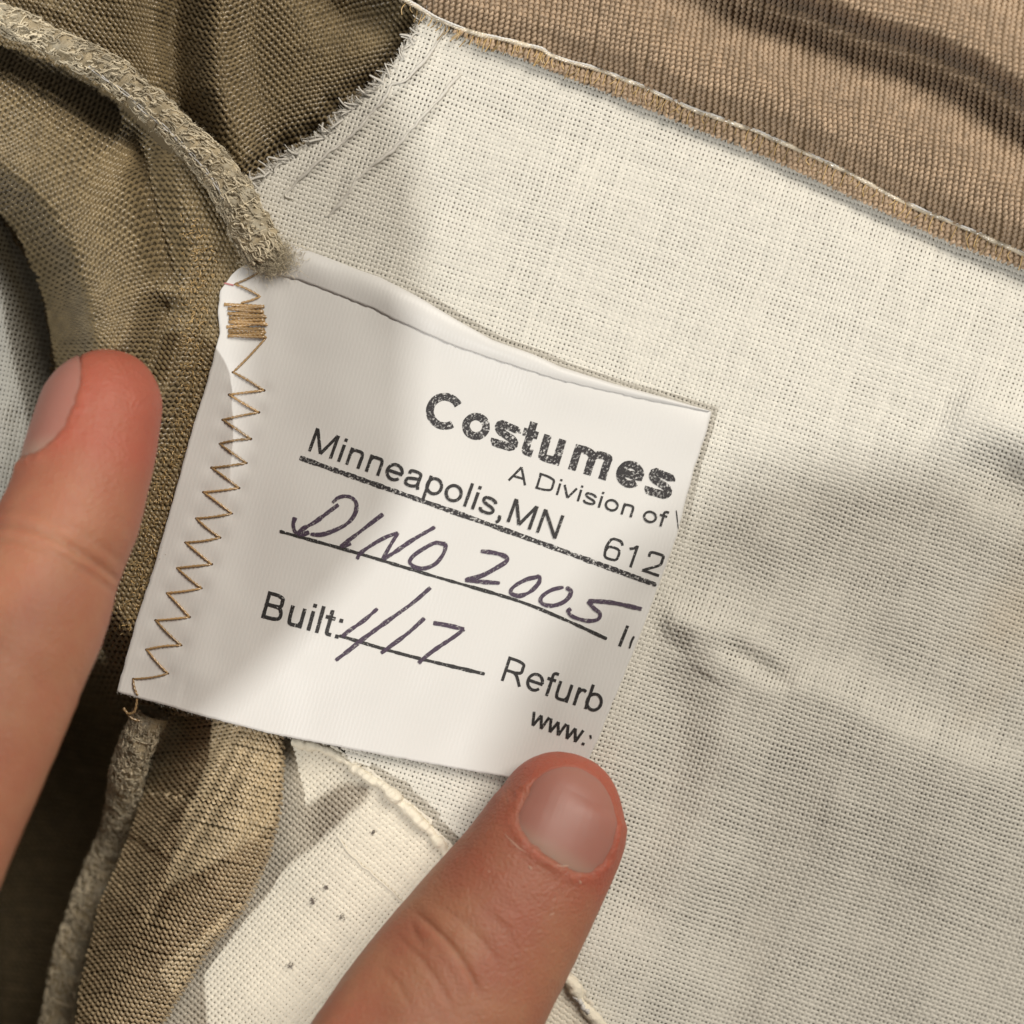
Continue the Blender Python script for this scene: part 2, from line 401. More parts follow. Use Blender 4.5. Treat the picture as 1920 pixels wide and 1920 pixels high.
def h_hem(px, py):
    """tan knit above the seam"""
    base = F_LINING(px, py)
    d, s, a = dist_line(px, py, SEAM)
    up = np.where(s < 0, d, -d)                 # positive above the seam
    z = base + 1.0 + 1.6 * step(up, 5, 60) - .75 * np.exp(-(up / 9.) ** 2)
    band = [(1290, -60), (1397, 8), (1513, 40), (1613, 80), (1713, 108), (1813, 150), (1913, 215), (2100, 340)]
    d2, s2, a2 = dist_line(px, py, band); u2 = np.where(s2 < 0, d2, -d2)
    z += 3.0 * np.exp(-((u2 + 120) / 90.) ** 2)
    z -= 5.0 * np.exp(-(u2 / 36.) ** 2) * step(a2, 0, 220)
    z += 8.0 * step(u2, 5, 60)
    z -= 3.0 * np.exp(-((u2 - 190) / 40.) ** 2) * step(a2, 300, 500)
    z += .25 * vnoise(px, py, 90, 21) + .12 * vnoise(px, py, 40, 22)
    return z
F_HEM = Field(h_hem, 560, 2200, -240, 720)

def h_left(px, py):
    """bronze knit left of the label, humped into folds"""
    z = 0.4 + .5 * vnoise(px, py, 160, 31)
    crest = [(-80, 300), (30, 320), (110, 385), (165, 480), (200, 580), (225, 700)]
    z += ridge(px, py, crest, 8.0, 130, 85)
    z += ridge(px, py, [(330, 300), (350, 420), (390, 520), (380, 620), (330, 850), (260, 1100)], 2.0, 70, 60)
    z -= ridge(px, py, [(268, 250), (285, 360), (305, 440), (320, 500)], 4.4, 40, 34)
    z -= ridge(px, py, [(330, 540), (310, 600), (285, 680), (270, 740)], 4.4, 34, 40, taper=40)
    up = [(-100, 20), (0, 75), (90, 120), (180, 175), (250, 240), (285, 310), (300, 390)]
    d, s, a = dist_line(px, py, up); u = np.where(s > 0, d, -d)
    z -= 14 * (1 - step(u, -10, 95)) * (1 - step(a, 330, 470))
    lo = [(-60, 330), (20, 400), (75, 480), (105, 570), (122, 680), (125, 760), (100, 860)]
    d, s, a = dist_line(px, py, lo); u = np.where(s < 0, d, -d)
    z -= 16 * (1 - step(u, -30, 70))
    z -= 60 * step(py - 1.1 * (px - 200), 1120, 1500)
    z += 72 * step(px, 10, -130) * step(py, 1150, 1350) + 55 * step(py, 1950, 2060)  # walls added out of view, left and below, to block light into the hollow
    zl = np.where((px > 150) & (py > 420), F_LABEL(px, py) - .75, 99)
    k = in_label_soft(px, py)
    return np.where(k > .02, z * (1 - k) + np.minimum(z, zl) * k, z)
F_LEFT = Field(h_left, -260, 660, -120, 2100)

def h_top(px, py):
    """bronze knit between the serged edge and the frayed lining"""
    z = -1.6 + .4 * vnoise(px, py, 140, 41)
    z += ridge(px, py, [(420, -80), (405, 60), (410, 160), (440, 260), (470, 330)], 4.8, 44, 40)
    z -= ridge(px, py, [(345, -80), (322, 60), (330, 170), (355, 260)], 4.6, 34, 28)
    z += ridge(px, py, [(200, -60), (240, 60), (290, 150)], 1.6, 80)
    z += ridge(px, py, [(560, -80), (560, 120), (520, 220)], 1.2, 70)
    d, s, a = dist_line(px, py, FRAY)
    z -= 2.4 * np.exp(-(d / 70.) ** 2) + 3.2 * np.exp(-(d / 24.) ** 2) * (1 + .5 * vnoise(px, py, 30, 43))
    d, s, a = dist_line(px, py, [(560, -60), (640, 30), (735, 15), (800, -40)])
    z -= 3.0 * np.exp(-(d / 40.) ** 2)
    return z
F_TOP = Field(h_top, -200, 960, -240, 620)

def h_flap(px, py):
    z = F_LINING(px, py) + 1.2
    d, s, a = dist_line(px, py, FLAP_EDGE)
    z += .8 * np.exp(-(d / 22.) ** 2) - 2.0 * step(d, 60, 420) 
    z -= ridge(px, py, [(640, 1400), (600, 1480), (585, 1560)], .8, 40)
    z -= 9 * step(-px + .42 * (1900 - py), -560, -200)
    z += .25 * vnoise(px, py, 120, 51)
    return z
F_FLAP = Field(h_flap, 120, 1500, 1300, 2180)

def h_lobe(px, py):
    crest = [(520, 1330), (520, 1440), (512, 1525), (492, 1600), (446, 1695), (376, 1778), (326, 1858), (282, 1935), (235, 2100)]
    d, s, a = dist_line(px, py, crest)
    u = np.where(s > 0, -d, d)                    # positive to the right of the fold
    z = .2 + 6.0 * step(a, 60, 260) - 8.0 * step(a, 300, 780)
    z = z - 9.0 * (np.clip(u, 0, 200) / 24.) ** 2 - 1.2 * np.exp(-(u / 26.) ** 2) - 32.0 * (1 - np.exp(-(np.clip(-u - 40, 0, 400) / 210.) ** 2))
    z += ridge(px, py, [(478, 1375), (430, 1480), (350, 1600), (285, 1720)], -.9, 13)
    z += ridge(px, py, [(452, 1370), (400, 1470), (325, 1590)], -.8, 12) + ridge(px, py, [(425, 1365), (370, 1460), (300, 1560)], -.7, 12)
    zl = np.where(py < 1420, F_LABEL(px, py) - .8, 99)
    return np.minimum(z, zl) + .2 * vnoise(px, py, 70, 61)
F_LOBE = Field(h_lobe, 60, 700, 1260, 2160)

# ---------------------------------------------------------------- the costume: one thing, its cloths are parts
costume = empty('costume_garment', 'inside of a tan and cream costume garment with the label sewn to it', 'garment')

def part_sheet(name, field, poly, mat_, off, stepx=8, parent=costume):
    v, q = sheet(field, poly, stepx, off)
    return mesh_obj(name, v, q, mat_, parent)
def stuff(o): o['kind'] = 'stuff'; return o

# deep backing: the far layer of the garment seen in the gaps
def h_back(px, py): return -85 + 3 * vnoise(px, py, 260, 71) - 4 * step(px, 100, -100)
F_BACK = Field(h_back, -2600, 4500, -2600, 4500, 25)
part_sheet('back_layer', F_BACK, [(-2500, -2500), (4400, -2500), (4400, 4400), (-2500, 4400)], M_KNITBASE, 0, 40)

# cream lining
LIN_POLY = FRAY[::-1] + [(830, -5)] + [(x, y - 22) for x, y in STRIP[2:]] + [(2180, 2180), (1060, 2180), (960, 1800), (800, 1600), (690, 1480), (600, 1340), (500, 900), (470, 520), (455, 420)]
def warp_lin(X, Y):
    return X + 7 * vnoise(X, Y, 300, 81) + 2.2 * vnoise(X, Y, 70, 82), Y + 7 * vnoise(X, Y, 300, 83) + 2.2 * vnoise(X, Y, 70, 84)
LABEL_IN = [(760 + (x - 760) * .93, 970 + (y - 970) * .93) for x, y in LABEL]
lining = part_sheet('lining', F_LINING, LIN_POLY, M_LINBASE, -.34)
lining['label'] = 'cream plain-weave lining cloth'
v, q, r = weave(F_LINING, LIN_POLY, 18.5, 8.9, 7.9, (430, -40, 2000, 2000), .755, .085, 90, warp=warp_lin, skip=LABEL_IN)
stuff(mesh_obj('woven_threads', v, q, M_LINING, lining, rnd=r))
# frayed edge: loose thread ends and fuzz
fl = smooth_line(FRAY, 260); k = RNG.integers(0, 260, 620)
fx, fy = fl[k, 0] + RNG.normal(0, 4, 620), fl[k, 1] + RNG.normal(0, 4, 620)
root = W(fx + 4, fy + 3, F_LINING(fx, fy) + .1)
dr = np.stack([-1 + RNG.normal(0, .6, 620), .55 + RNG.normal(0, .6, 620), RNG.normal(.1, .35, 620)], -1)
stuff(mesh_obj('frayed_fibres', *fibres(root, dr, RNG.uniform(.3, 1.1, 620), RNG.uniform(.02, .05, 620), .9, 8)[:2], M_FUZZ, lining))
k = RNG.integers(0, 260, 80); fx, fy = fl[k, 0], fl[k, 1]
root = W(fx + 10, fy + 8, F_LINING(fx, fy) + .05)
dr = np.stack([-.9 + RNG.normal(0, .45, 80), .45 + RNG.normal(0, .45, 80), RNG.normal(.05, .2, 80)], -1)
stuff(mesh_obj('loose_thread_ends', *fibres(root, dr, RNG.uniform(1.0, 2.3, 80), RNG.uniform(.12, .27, 80), .7, 9)[:2], M_FUZZ, lining))
for ln, sd in (([(845, 48), (834, 52), (799, 110), (762, 149), (735, 160), (720, 188), (700, 205), (677, 236), (650, 262), (622, 282), (574, 324), (537, 363), (548, 374)], 1),
               ([(861, 140), (821, 188), (780, 234), (751, 267), (710, 300), (672, 332), (655, 360), (637, 385), (611, 405)], 2)):
    p = smooth_line(ln, 90); j = np.random.default_rng(sd)
    x, y = p[:, 0] + 2.5 * vnoise(p[:, 0], p[:, 1], 12, sd), p[:, 1] + 2.5 * vnoise(p[:, 1], p[:, 0], 12, sd + 5)
    zz = F_LINING(x, y) + .14 + .14 * vnoise(x, y, 26, sd + 9)
    mesh_obj('tuck_thread', *tube(W(x, y, zz), .19 * (1 + .4 * vnoise(x, y, 20, sd + 3)), 6)[:2], M_FUZZ, lining)

# tan knit above the seam
HEM_POLY = STRIP + [(2180, -240), (560, -240), (640, -90)]
HEM_POLY = [(x, y) for x, y in HEM_POLY]
hem = part_sheet('tan_knit_panel', F_HEM, [(x, y - 4) for x, y in HEM_POLY], M_KNIT2BASE, -.05, 6)
hem['label'] = 'tan ribbed knit panel joined to the lining'
def warp_hem(X, Y): return X + 14 * vnoise(X, Y, 260, 91) + 3 * vnoise(X, Y, 60, 92), Y + 10 * vnoise(X, Y, 200, 93)
v, q, r = knit(F_HEM, HEM_POLY, 97, 10.6, 9.6, (600, -160, 2100, 640), 94, lift=.08, warp=warp_hem, wid=.74, wave=.13, amp=.34, shift=.1)
stuff(mesh_obj('knit_yarns', v, q, M_KNIT2, hem, rnd=r))

# seam thread with plies, and overlock bites across the raw edge
def seam_thread():
    p = smooth_line(SEAM, 900); x, y = p[:, 0], p[:, 1]
    d = 1.2 * vnoise(x, y, 40, 101) + .7 * vnoise(x, y, 15, 102)
    x, y = x + .3 * d, y - .9 * d
    sl = np.concatenate([[0], np.cumsum(np.hypot(np.diff(x), np.diff(y)))])
    z = np.maximum(F_HEM(x, y), F_LINING(x, y) + .6) + .20 + .30 * np.clip(np.sin(2 * PI * sl / 52. + 1.5 * vnoise(x, y, 90, 109)) + .45, -1, .6)
    rad = .25 * (1 + .45 * np.clip(vnoise(x, y, 34, 104), -.4, 1))
    v, q, r = tube(W(x, y, z), rad, 10, twist=2 * PI / 1.15, lobes=3, lobe_amp=.22)
    r = .5 + .5 * vnoise(v[:, 0] * 20, v[:, 1] * 20, 14, 105)
    o = mesh_obj('seam_thread', v, q, M_SEAMTHREAD, hem, rnd=r); o['label'] = 'shiny champagne thread along the seam'
    # white ply that surfaces in places
    x2, y2 = x + 2.5, y - 2.0; z2 = z + .12 + .28 * vnoise(x, y, 30, 106)
    v, q, r = tube(W(x2, y2, z2), .13, 8, twist=2 * PI / .9, lobes=2, lobe_amp=.25)
    mesh_obj('seam_thread', v, q, M_WHITETHREAD, hem, rnd=r)
    parts = []; rr = np.random.default_rng(107); i = 60
    while i < 880:
        a = p[i]; nx, ny = -.38, .92; ln = rr.uniform(16, 34)
        pts = [(a[0], a[1]), (a[0] + nx * ln * .5 + rr.normal(0, 3), a[1] + ny * ln * .5), (a[0] + nx * ln + rr.normal(0, 4), a[1] + ny * ln)]
        m = smooth_line(pts, 8); zz = F_HEM(m[:, 0], m[:, 1]) + .28 + .1 * np.sin(np.linspace(0, PI, 8))
        t = tube(W(m[:, 0], m[:, 1], zz), .07, 5); parts.append((t[0], t[1], np.full(len(t[0]), rr.uniform(0, 1))))
        i += rr.integers(4, 12)
    stuff(mesh_obj('overlock_bites', *merge(parts)[:2], M_GILT, hem, rnd=merge(parts)[2]))
    # stray gold fibres
    n = 170; k = rr.integers(30, 890, n); x, y = p[k, 0] + rr.normal(0, 9, n), p[k, 1] + rr.normal(0, 9, n)
    root = W(x, y, F_HEM(x, y) + .25); dr = np.stack([rr.normal(.8, .7, n), rr.normal(-.3, .6, n), rr.normal(.25, .3, n)], -1)
    f = fibres(root, dr, rr.uniform(.3, 1.1, n), rr.uniform(.012, .03, n), 1.3, 108)
    stuff(mesh_obj('stray_fibres', f[0], f[1], M_SEAMTHREAD, hem, rnd=f[2]))
seam_thread()

# bronze knit: top, left, and the fold at the bottom
TOP_POLY = [(-180, -220), (840, -220), (812, 40), (770, 120), (700, 220), (560, 330), (500, 420), (440, 400), (380, 330), (280, 230), (150, 140), (-180, 20)]
top = part_sheet('bronze_knit_panel', F_TOP, TOP_POLY, M_KNITBASE, -.05, 6)
top['label'] = 'bronze knit panel between the serged edge and the frayed lining'
def warp_top(X, Y):
    X2 = X + 16 * vnoise(X, Y, 130, 111); b = np.exp(-((X - 410) / 70.) ** 2)
    return X2, Y + 26 * b + 12 * vnoise(X, Y, 120, 112) - .35 * np.clip(X - 430, 0, 400)
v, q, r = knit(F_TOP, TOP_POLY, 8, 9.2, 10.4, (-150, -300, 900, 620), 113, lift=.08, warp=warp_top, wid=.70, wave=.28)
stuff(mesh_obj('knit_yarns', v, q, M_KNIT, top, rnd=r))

LEFT_POLY = [(-200, 30), (0, 60), (120, 125), (220, 190), (300, 270), (380, 330), (440, 420), (500, 480), (600, 560), (600, 760), (560, 1000), (480, 1330), (285, 1350), (230, 1500), (150, 1900), (110, 2080),
             (-200, 2080), (-200, 900), (40, 900), (90, 800), (96, 640), (70, 520), (0, 410), (-200, 330)]
left = part_sheet('bronze_knit_panel', F_LEFT, LEFT_POLY, M_KNITBASE, -.05, 6)
left['label'] = 'bronze knit panel in folds under the pointing finger'
def warp_left(X, Y):
    b = step(X, 330, 150) * step(Y, 700, 380)
    return X + 10 * vnoise(X, Y, 140, 121), Y + b * .55 * (X - 330) * -1 + 12 * vnoise(X, Y, 150, 122) + 3 * vnoise(X, Y, 40, 123)
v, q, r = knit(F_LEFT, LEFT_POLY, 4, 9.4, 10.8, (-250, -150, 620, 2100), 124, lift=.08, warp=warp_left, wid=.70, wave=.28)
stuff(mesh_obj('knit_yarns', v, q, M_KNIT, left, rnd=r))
# gilt overstitching that glitters beside the label
n = 900; rr = np.random.default_rng(131); t = rr.uniform(0, 1, n)
ed = smooth_line([(352, 420), (372, 520), (362, 640), (345, 760), (318, 880), (290, 1000), (255, 1120), (215, 1240)], 400)
k = (t * 399).astype(int); x, y = ed[k, 0] + rr.normal(0, 17, n), ed[k, 1] + rr.normal(0, 8, n)
root = W(x, y, F_LEFT(x, y) + .30); dr = np.stack([rr.normal(.3, .8, n), rr.normal(.4, .8, n), rr.normal(0, .18, n)], -1)
f = fibres(root, dr, rr.uniform(.25, .7, n), rr.uniform(.06, .11, n), 1.6, 132, segs=4)
stuff(mesh_obj('gilt_stitch_loops', f[0], f[1], M_GILT, left, rnd=f[2]))

LOBE_POLY = [(300, 1330), (420, 1345), (530, 1370), (534, 1440), (527, 1522), (507, 1605), (460, 1705), (390, 1788), (338, 1868), (294, 1942), (248, 2100), (120, 2100), (150, 1850), (185, 1700), (245, 1560), (290, 1420)]
lobe = part_sheet('brown_satin_fold', F_LOBE, LOBE_POLY, M_KNITBASE, -.05, 6)
lobe['label'] = 'rounded fold of brown satin knit below the label, its lit tone put into the colour'
def warp_lobe(X, Y):
    return X + 6 * vnoise(X, Y, 110, 141), Y + 8 * vnoise(X, Y, 110, 142) + .35 * np.clip(430 - .5 * (Y - 1400) - X, 0, 300)
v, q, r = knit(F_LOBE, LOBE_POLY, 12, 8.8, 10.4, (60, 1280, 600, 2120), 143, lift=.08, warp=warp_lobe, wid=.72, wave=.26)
stuff(mesh_obj('knit_yarns', v, q, M_SATIN_LIT, lobe, rnd=r))

# grey-white cloth seen at the far left
def h_grey(px, py): return -8.5 + 1.1 * vnoise(px, py, 55, 151) - 14 * step(px + .25 * (760 - py), 40, 150) + 2.5 * np.exp(-((px - 10) / 60.) ** 2)
F_GREY = Field(h_grey, -250, 260, 300, 1100)
GREY_POLY = [(-230, 330), (0, 400), (90, 480), (140, 600), (160, 760), (120, 900), (0, 960), (-230, 1000)]
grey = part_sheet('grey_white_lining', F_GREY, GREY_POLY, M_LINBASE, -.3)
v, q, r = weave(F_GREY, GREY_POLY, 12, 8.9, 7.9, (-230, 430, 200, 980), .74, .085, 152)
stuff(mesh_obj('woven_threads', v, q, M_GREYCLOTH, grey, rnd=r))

# cream canvas flap at the bottom with its thick turned edge
FLAP_POLY = FLAP_EDGE + [(1260, 2180), (180, 2180), (230, 1900), (330, 1780), (430, 1640), (470, 1500), (480, 1380)]
flap = part_sheet('canvas_flap', F_FLAP, FLAP_POLY, M_FLAPBASE, -.26)
flap['label'] = 'cream canvas flap with a turned edge under the thumb'
def warp_flap(X, Y): return X + 6 * vnoise(X, Y, 160, 161), Y + 6 * vnoise(X, Y, 160, 162)
v, q, r = weave(F_FLAP, FLAP_POLY, 40, 9.4, 8.6, (300, 1360, 1280, 2060), .84, .08, 163, warp=warp_flap)
stuff(mesh_obj('woven_threads', v, q, M_FLAP, flap, rnd=r))
p = smooth_line(FLAP_EDGE, 420); x, y = p[:, 0] - 12 + 4 * vnoise(p[:, 0], p[:, 1], 26, 171), p[:, 1] + 8 + 4 * vnoise(p[:, 1], p[:, 0], 22, 172)
zz = F_FLAP(x, y) + .12 + .3 * vnoise(x, y, 24, 173)
v, q, r = tube(W(x, y, zz), .66 * (1 + .42 * vnoise(x, y, 22, 174) + .25 * vnoise(x, y, 9, 175)), 14)
v[:, 2] += .12 * vnoise(v[:, 0] * 15, v[:, 1] * 15, 7, 176)
M_EDGE = mat('turned_canvas_edge', (.84, .78, .64), .85, .2, bump=.9, bump_scale=2200)
mesh_obj('turned_edge', v, q, M_EDGE, flap)
p = smooth_line([(632, 1570), (665, 1610), (700, 1640), (738, 1676), (790, 1720)], 60)
x, y = p[:, 0] + 2 * vnoise(p[:, 0], p[:, 1], 14, 1), p[:, 1] + 2 * vnoise(p[:, 0], p[:, 1], 14, 2)
mesh_obj('crease_thread', *tube(W(x, y, F_FLAP(x, y) + .06), .16, 6)[:2], M_FLAP, flap)
for bx, by, br in ((586, 1690, .34), (612, 1664, .2), (545, 1810, .26), (700, 1560, .16), (640, 1720, .14)):
    rr = np.random.default_rng(int(bx)); n = 26
    root = W(bx + rr.normal(0, 2.5, n), by + rr.normal(0, 2.5, n), F_FLAP(np.full(n, float(bx)), np.full(n, float(by))) + .18)
    f = fibres(root, rr.normal(0, 1, (n, 3)) * [1, 1, .3], rr.uniform(.2, .5, n) * br * 3, np.full(n, .045), 1.8, int(by))
    stuff(mesh_obj('lint_speck', f[0], f[1], M_DARKFUZZ, flap, rnd=f[2]))
p = smooth_line([(1076, 1868), (1088, 1878), (1094, 1890), (1104, 1898)], 24)
mesh_obj('thread_knot', *tube(W(p[:, 0], p[:, 1], F_FLAP(p[:, 0], p[:, 1]) + .5 + .2 * np.sin(np.arange(24))), .28, 8, twist=5, lobes=2, lobe_amp=.3)[:2], M_WHITETHREAD, flap)

# serged edges: padded core, wrapping yarn, loops and fuzz
def serged(name, line, r0, r1, zfun, seed, label, chain=True):
    n = 260; p = smooth_line(line, n); x, y = p[:, 0], p[:, 1]; rr = np.random.default_rng(seed)
    rad = np.linspace(r0, r1, n) * (1 + .13 * vnoise(x, y, 32, seed) + .08 * vnoise(x, y, 14, seed + 1))
    z = zfun(x, y) + rad * .7
    tt = np.linspace(0, 1, n); rad = rad * np.sqrt(np.clip((1 - tt) / .035, 0.001, 1))
    C = W(x, y, z)
    v, q, r = tube(C, rad, 28)
    d = v - np.repeat(C, 28, 0); k = 1 + .16 * vnoise(v[:, 0] * 15.4 + v[:, 2] * 9, v[:, 1] * 15.4, 17, seed + 2) + .07 * vnoise(v[:, 0] * 15.4, v[:, 1] * 15.4 + v[:, 2] * 14, 6, seed + 3)
    v = np.repeat(C, 28, 0) + d * k[:, None]
    core = mesh_obj(name, v, q, M_ROLL, costume, rnd=.5 + .5 * vnoise(v[:, 0] * 15, v[:, 1] * 15 + v[:, 2] * 10, 8, seed + 4)); core['label'] = label
    T = unit(np.gradient(C, axis=0)); B = unit(np.cross(T, [0, 0, 1.0])); N = np.cross(B, T)
    parts = []; i = 3.0
    while i < n - 6:                                  # wrapping bites over the core
        a0, a1 = rr.uniform(-.5, .3), rr.uniform(2.6, 3.6); m = 14; al = np.linspace(a0, a1, m); sk = rr.normal(0, 4)
        ii = np.clip(i + np.linspace(0, sk, m), 0, n - 1).astype(int); R = rad[ii] * (1.03 + .06 * rr.random()) + .05
        P = C[ii] + B[ii] * (R * np.cos(al))[:, None] + N[ii] * (R * np.sin(al))[:, None] + T[ii] * (np.linspace(0, sk, m) % 1)[:, None] * .1
        t = tube(P, rr.uniform(.05, .10), 5); parts.append((t[0], t[1], np.full(len(t[0]), rr.random())))
        i += rr.uniform(5.0, 16)
    for _ in range(1300):                              # slack loops
        i = rr.integers(2, n - 3); al = rr.uniform(.1, 3.0); R = rad[i] * 1.04; c = C[i] + B[i] * R * math.cos(al) + N[i] * R * math.sin(al)
        L = rr.uniform(.25, .75); th = np.linspace(0, rr.uniform(1.2, 3.0), 12) + rr.uniform(0, 6); e1, e2 = rr.uniform(.4, 1.4, 2)
        P = c + T[i] * (L * e1 * np.cos(th) + .12 * np.sin(th * 3.1))[:, None] + (B[i] * -math.sin(al) + N[i] * math.cos(al)) * (L * e2 * .7 * np.sin(th * 1.2))[:, None] + (B[i] * math.cos(al) + N[i] * math.sin(al)) * (.12 + .1 * np.sin(th * 1.7))[:, None]
        t = tube(P, rr.uniform(.055, .125), 5); parts.append((t[0], t[1], np.full(len(t[0]), rr.random())))
    m = merge(parts); stuff(mesh_obj('serging_yarns', m[0], m[1], M_ROLLYARN, core, rnd=m[2]))
    nf = 5200; i = rr.integers(0, n, nf); al = rr.uniform(-.4, 3.5, nf); R = rad[i] * 1.0
    rad_d = B[i] * np.cos(al)[:, None] + N[i] * np.sin(al)[:, None]
    f = fibres(C[i] + rad_d * R[:, None], rad_d * .55 + rr.normal(0, .8, (nf, 3)), rr.uniform(.25, .9, nf), rr.uniform(.010, .024, nf), 1.8, seed + 8)
    stuff(mesh_obj('fuzz', f[0], f[1], M_ROLLYARN, core, rnd=f[2]))
    if chain:                                         # white chain thread along the crest with small knots
        al = 1.05 + .12 * vnoise(x, y, 60, seed + 9); R = rad * 1.06 + .04
        P = C + B * (R * np.cos(al))[:, None] + N * (R * np.sin(al))[:, None]; P = P[70:190]
        for s in (-1, 1):
            w = .16 * s * np.abs(np.sin(np.arange(len(P)) * PI / 14))
            Q = P + B[70:190] * w[:, None] + N[70:190] * .06
            mesh_obj('chain_thread', *tube(Q, .075, 6)[:2], M_WHITETHREAD, core)
    return core
serged('serged_edge', ROLL_TOP, 1.45, 2.35, lambda x, y: 1.2 + 0 * x + 1.5 * step(x, 300, 60), 201, 'thick fuzzy serged seam edge above the label')
serged('serged_edge', ROLL_LOW, 1.9, 2.1, lambda x, y: -7.0 - 19.0 * step(y, 1330, 1640), 231, 'serged seam edge hanging in the shade below the label', chain=False)
# the tuft where the serged edge meets the label
rr = np.random.default_rng(251); n = 3200
tx, ty = 508 + rr.normal(0, 20, n), 482 + rr.normal(0, 15, n); root = W(tx, ty, 2.4 + rr.uniform(0, 1.6, n))
f = fibres(root, rr.normal(0, 1, (n, 3)) + [.3, -.3, .15], rr.uniform(.4, 1.5, n), rr.uniform(.014, .035, n), 2.2, 252)
stuff(mesh_obj('seam_tuft', f[0], f[1], M_ROLLYARN, costume, rnd=f[2]))

# ---------------------------------------------------------------- the sewn-in label
def resample(line, n):
    P = np.asarray(line, float); d = np.concatenate([[0], np.cumsum(np.hypot(*np.diff(P, axis=0).T))])
    t = np.linspace(0, d[-1], n); return np.stack([np.interp(t, d, P[:, 0]), np.interp(t, d, P[:, 1])], -1)

def coons(topl, botl, leftl, rightl, nu, nv):
    T, B, Lf, Rt = resample(topl, nu), resample(botl, nu), resample(leftl, nv), resample(rightl, nv)
    u = np.linspace(0, 1, nu)[None, :, None]; v = np.linspace(0, 1, nv)[:, None, None]
    P = (1 - v) * T[None] + v * B[None] + (1 - u) * Lf[:, None] + u * Rt[:, None]
    P -= (1 - u) * (1 - v) * T[0] + u * (1 - v) * T[-1] + (1 - u) * v * B[0] + u * v * B[-1]
    return P[..., 0], P[..., 1]

def slab(X, Y, Z, thick):
    """a thin cloth with real thickness from a grid"""
    h, w = X.shape; top_ = W(X, Y, Z).reshape(-1, 3); bot = W(X, Y, Z - thick).reshape(-1, 3); n = h * w
    idx = np.arange(n).reshape(h, w)
    q1 = np.stack([idx[1:, :-1], idx[1:, 1:], idx[:-1, 1:], idx[:-1, :-1]], -1).reshape(-1, 4)
    q2 = q1[:, ::-1] + n
    rim = np.concatenate([idx[0, :], idx[1:, -1], idx[-1, -2::-1], idx[-2:0:-1, 0]]); nx = np.roll(rim, -1)
    q3 = np.stack([rim, nx, nx + n, rim + n], -1)
    return np.concatenate([top_, bot]), np.concatenate([q1, q2, q3])

def satin_mat(name, color, rough, line_scale, ang):
    m = mat(name, color, rough, .45, sheen=.15, transl=.12); nt = m.node_tree; N = nt.nodes; L = nt.links; b = N['Principled BSDF']
    tc = N.new('ShaderNodeTexCoord'); mp = N.new('ShaderNodeMapping'); mp.inputs['Rotation'].default_value = (0, 0, ang)
    L.new(tc.outputs['Object'], mp.inputs['Vector'])
    wv = N.new('ShaderNodeTexWave'); wv.inputs['Scale'].default_value = line_scale; wv.inputs['Distortion'].default_value = 2.5; wv.inputs['Detail'].default_value = 3; wv.inputs['Detail Scale'].default_value = 2.0
    L.new(mp.outputs['Vector'], wv.inputs['Vector'])
    st = N.new('ShaderNodeMapping'); st.inputs['Rotation'].default_value = (0, 0, ang); st.inputs['Scale'].default_value = (1.0, .25, 1)
    L.new(tc.outputs['Object'], st.inputs['Vector'])
    nz = N.new('ShaderNodeTexNoise'); nz.inputs['Scale'].default_value = 5200; nz.inputs['Detail'].default_value = 2; L.new(st.outputs['Vector'], nz.inputs['Vector'])
    ad = N.new('ShaderNodeMath'); ad.operation = 'ADD'; L.new(wv.outputs['Fac'], ad.inputs[0]); L.new(nz.outputs['Fac'], ad.inputs[1])
    bp = N.new('ShaderNodeBump'); bp.inputs['Strength'].default_value = .16; bp.inputs['Distance'].default_value = .00005
    L.new(ad.outputs[0], bp.inputs['Height']); L.new(bp.outputs['Normal'], b.inputs['Normal'])
    return m
M_SATIN = satin_mat('white_satin_ribbon', (.80, .79, .765), .42, 640, math.radians(17))

label = empty('sewn_label', 'white satin care label with printed and handwritten text, zigzag-sewn along one side', 'label')
L_TOP = [(432, 518), (447, 503), (490, 485), (547, 461), (609, 483), (672, 508), (713, 522), (780, 556), (850, 598), (923, 639), (1000, 666), (1050, 689), (1150, 721), (1250, 748), (1334, 771)]
L_BOT = [(219, 1297), (360, 1337), (500, 1374), (650, 1403), (800, 1431), (940, 1455), (1078, 1486)]
L_LEFT = [(432, 518), (413, 545), (409, 585), (412, 625), (398, 680), (385, 728), (362, 800), (340, 880), (290, 1060), (255, 1165), (219, 1297)]
L_RIGHT = [(1334, 771), (1324, 812), (1301, 880), (1291, 920), (1270, 1000), (1237, 1090), (1200, 1190), (1152, 1310), (1098, 1440), (1078, 1486)]
X, Y = coons(L_TOP, L_BOT, L_LEFT, L_RIGHT, 150, 170)
X = X + .9 * vnoise(X, Y, 11, 301); Y = Y + .9 * vnoise(X, Y, 9, 302)
v, q = slab(X, Y, F_LABEL(X, Y), .16)
mesh_obj('ribbon', v, q, M_SATIN, label)
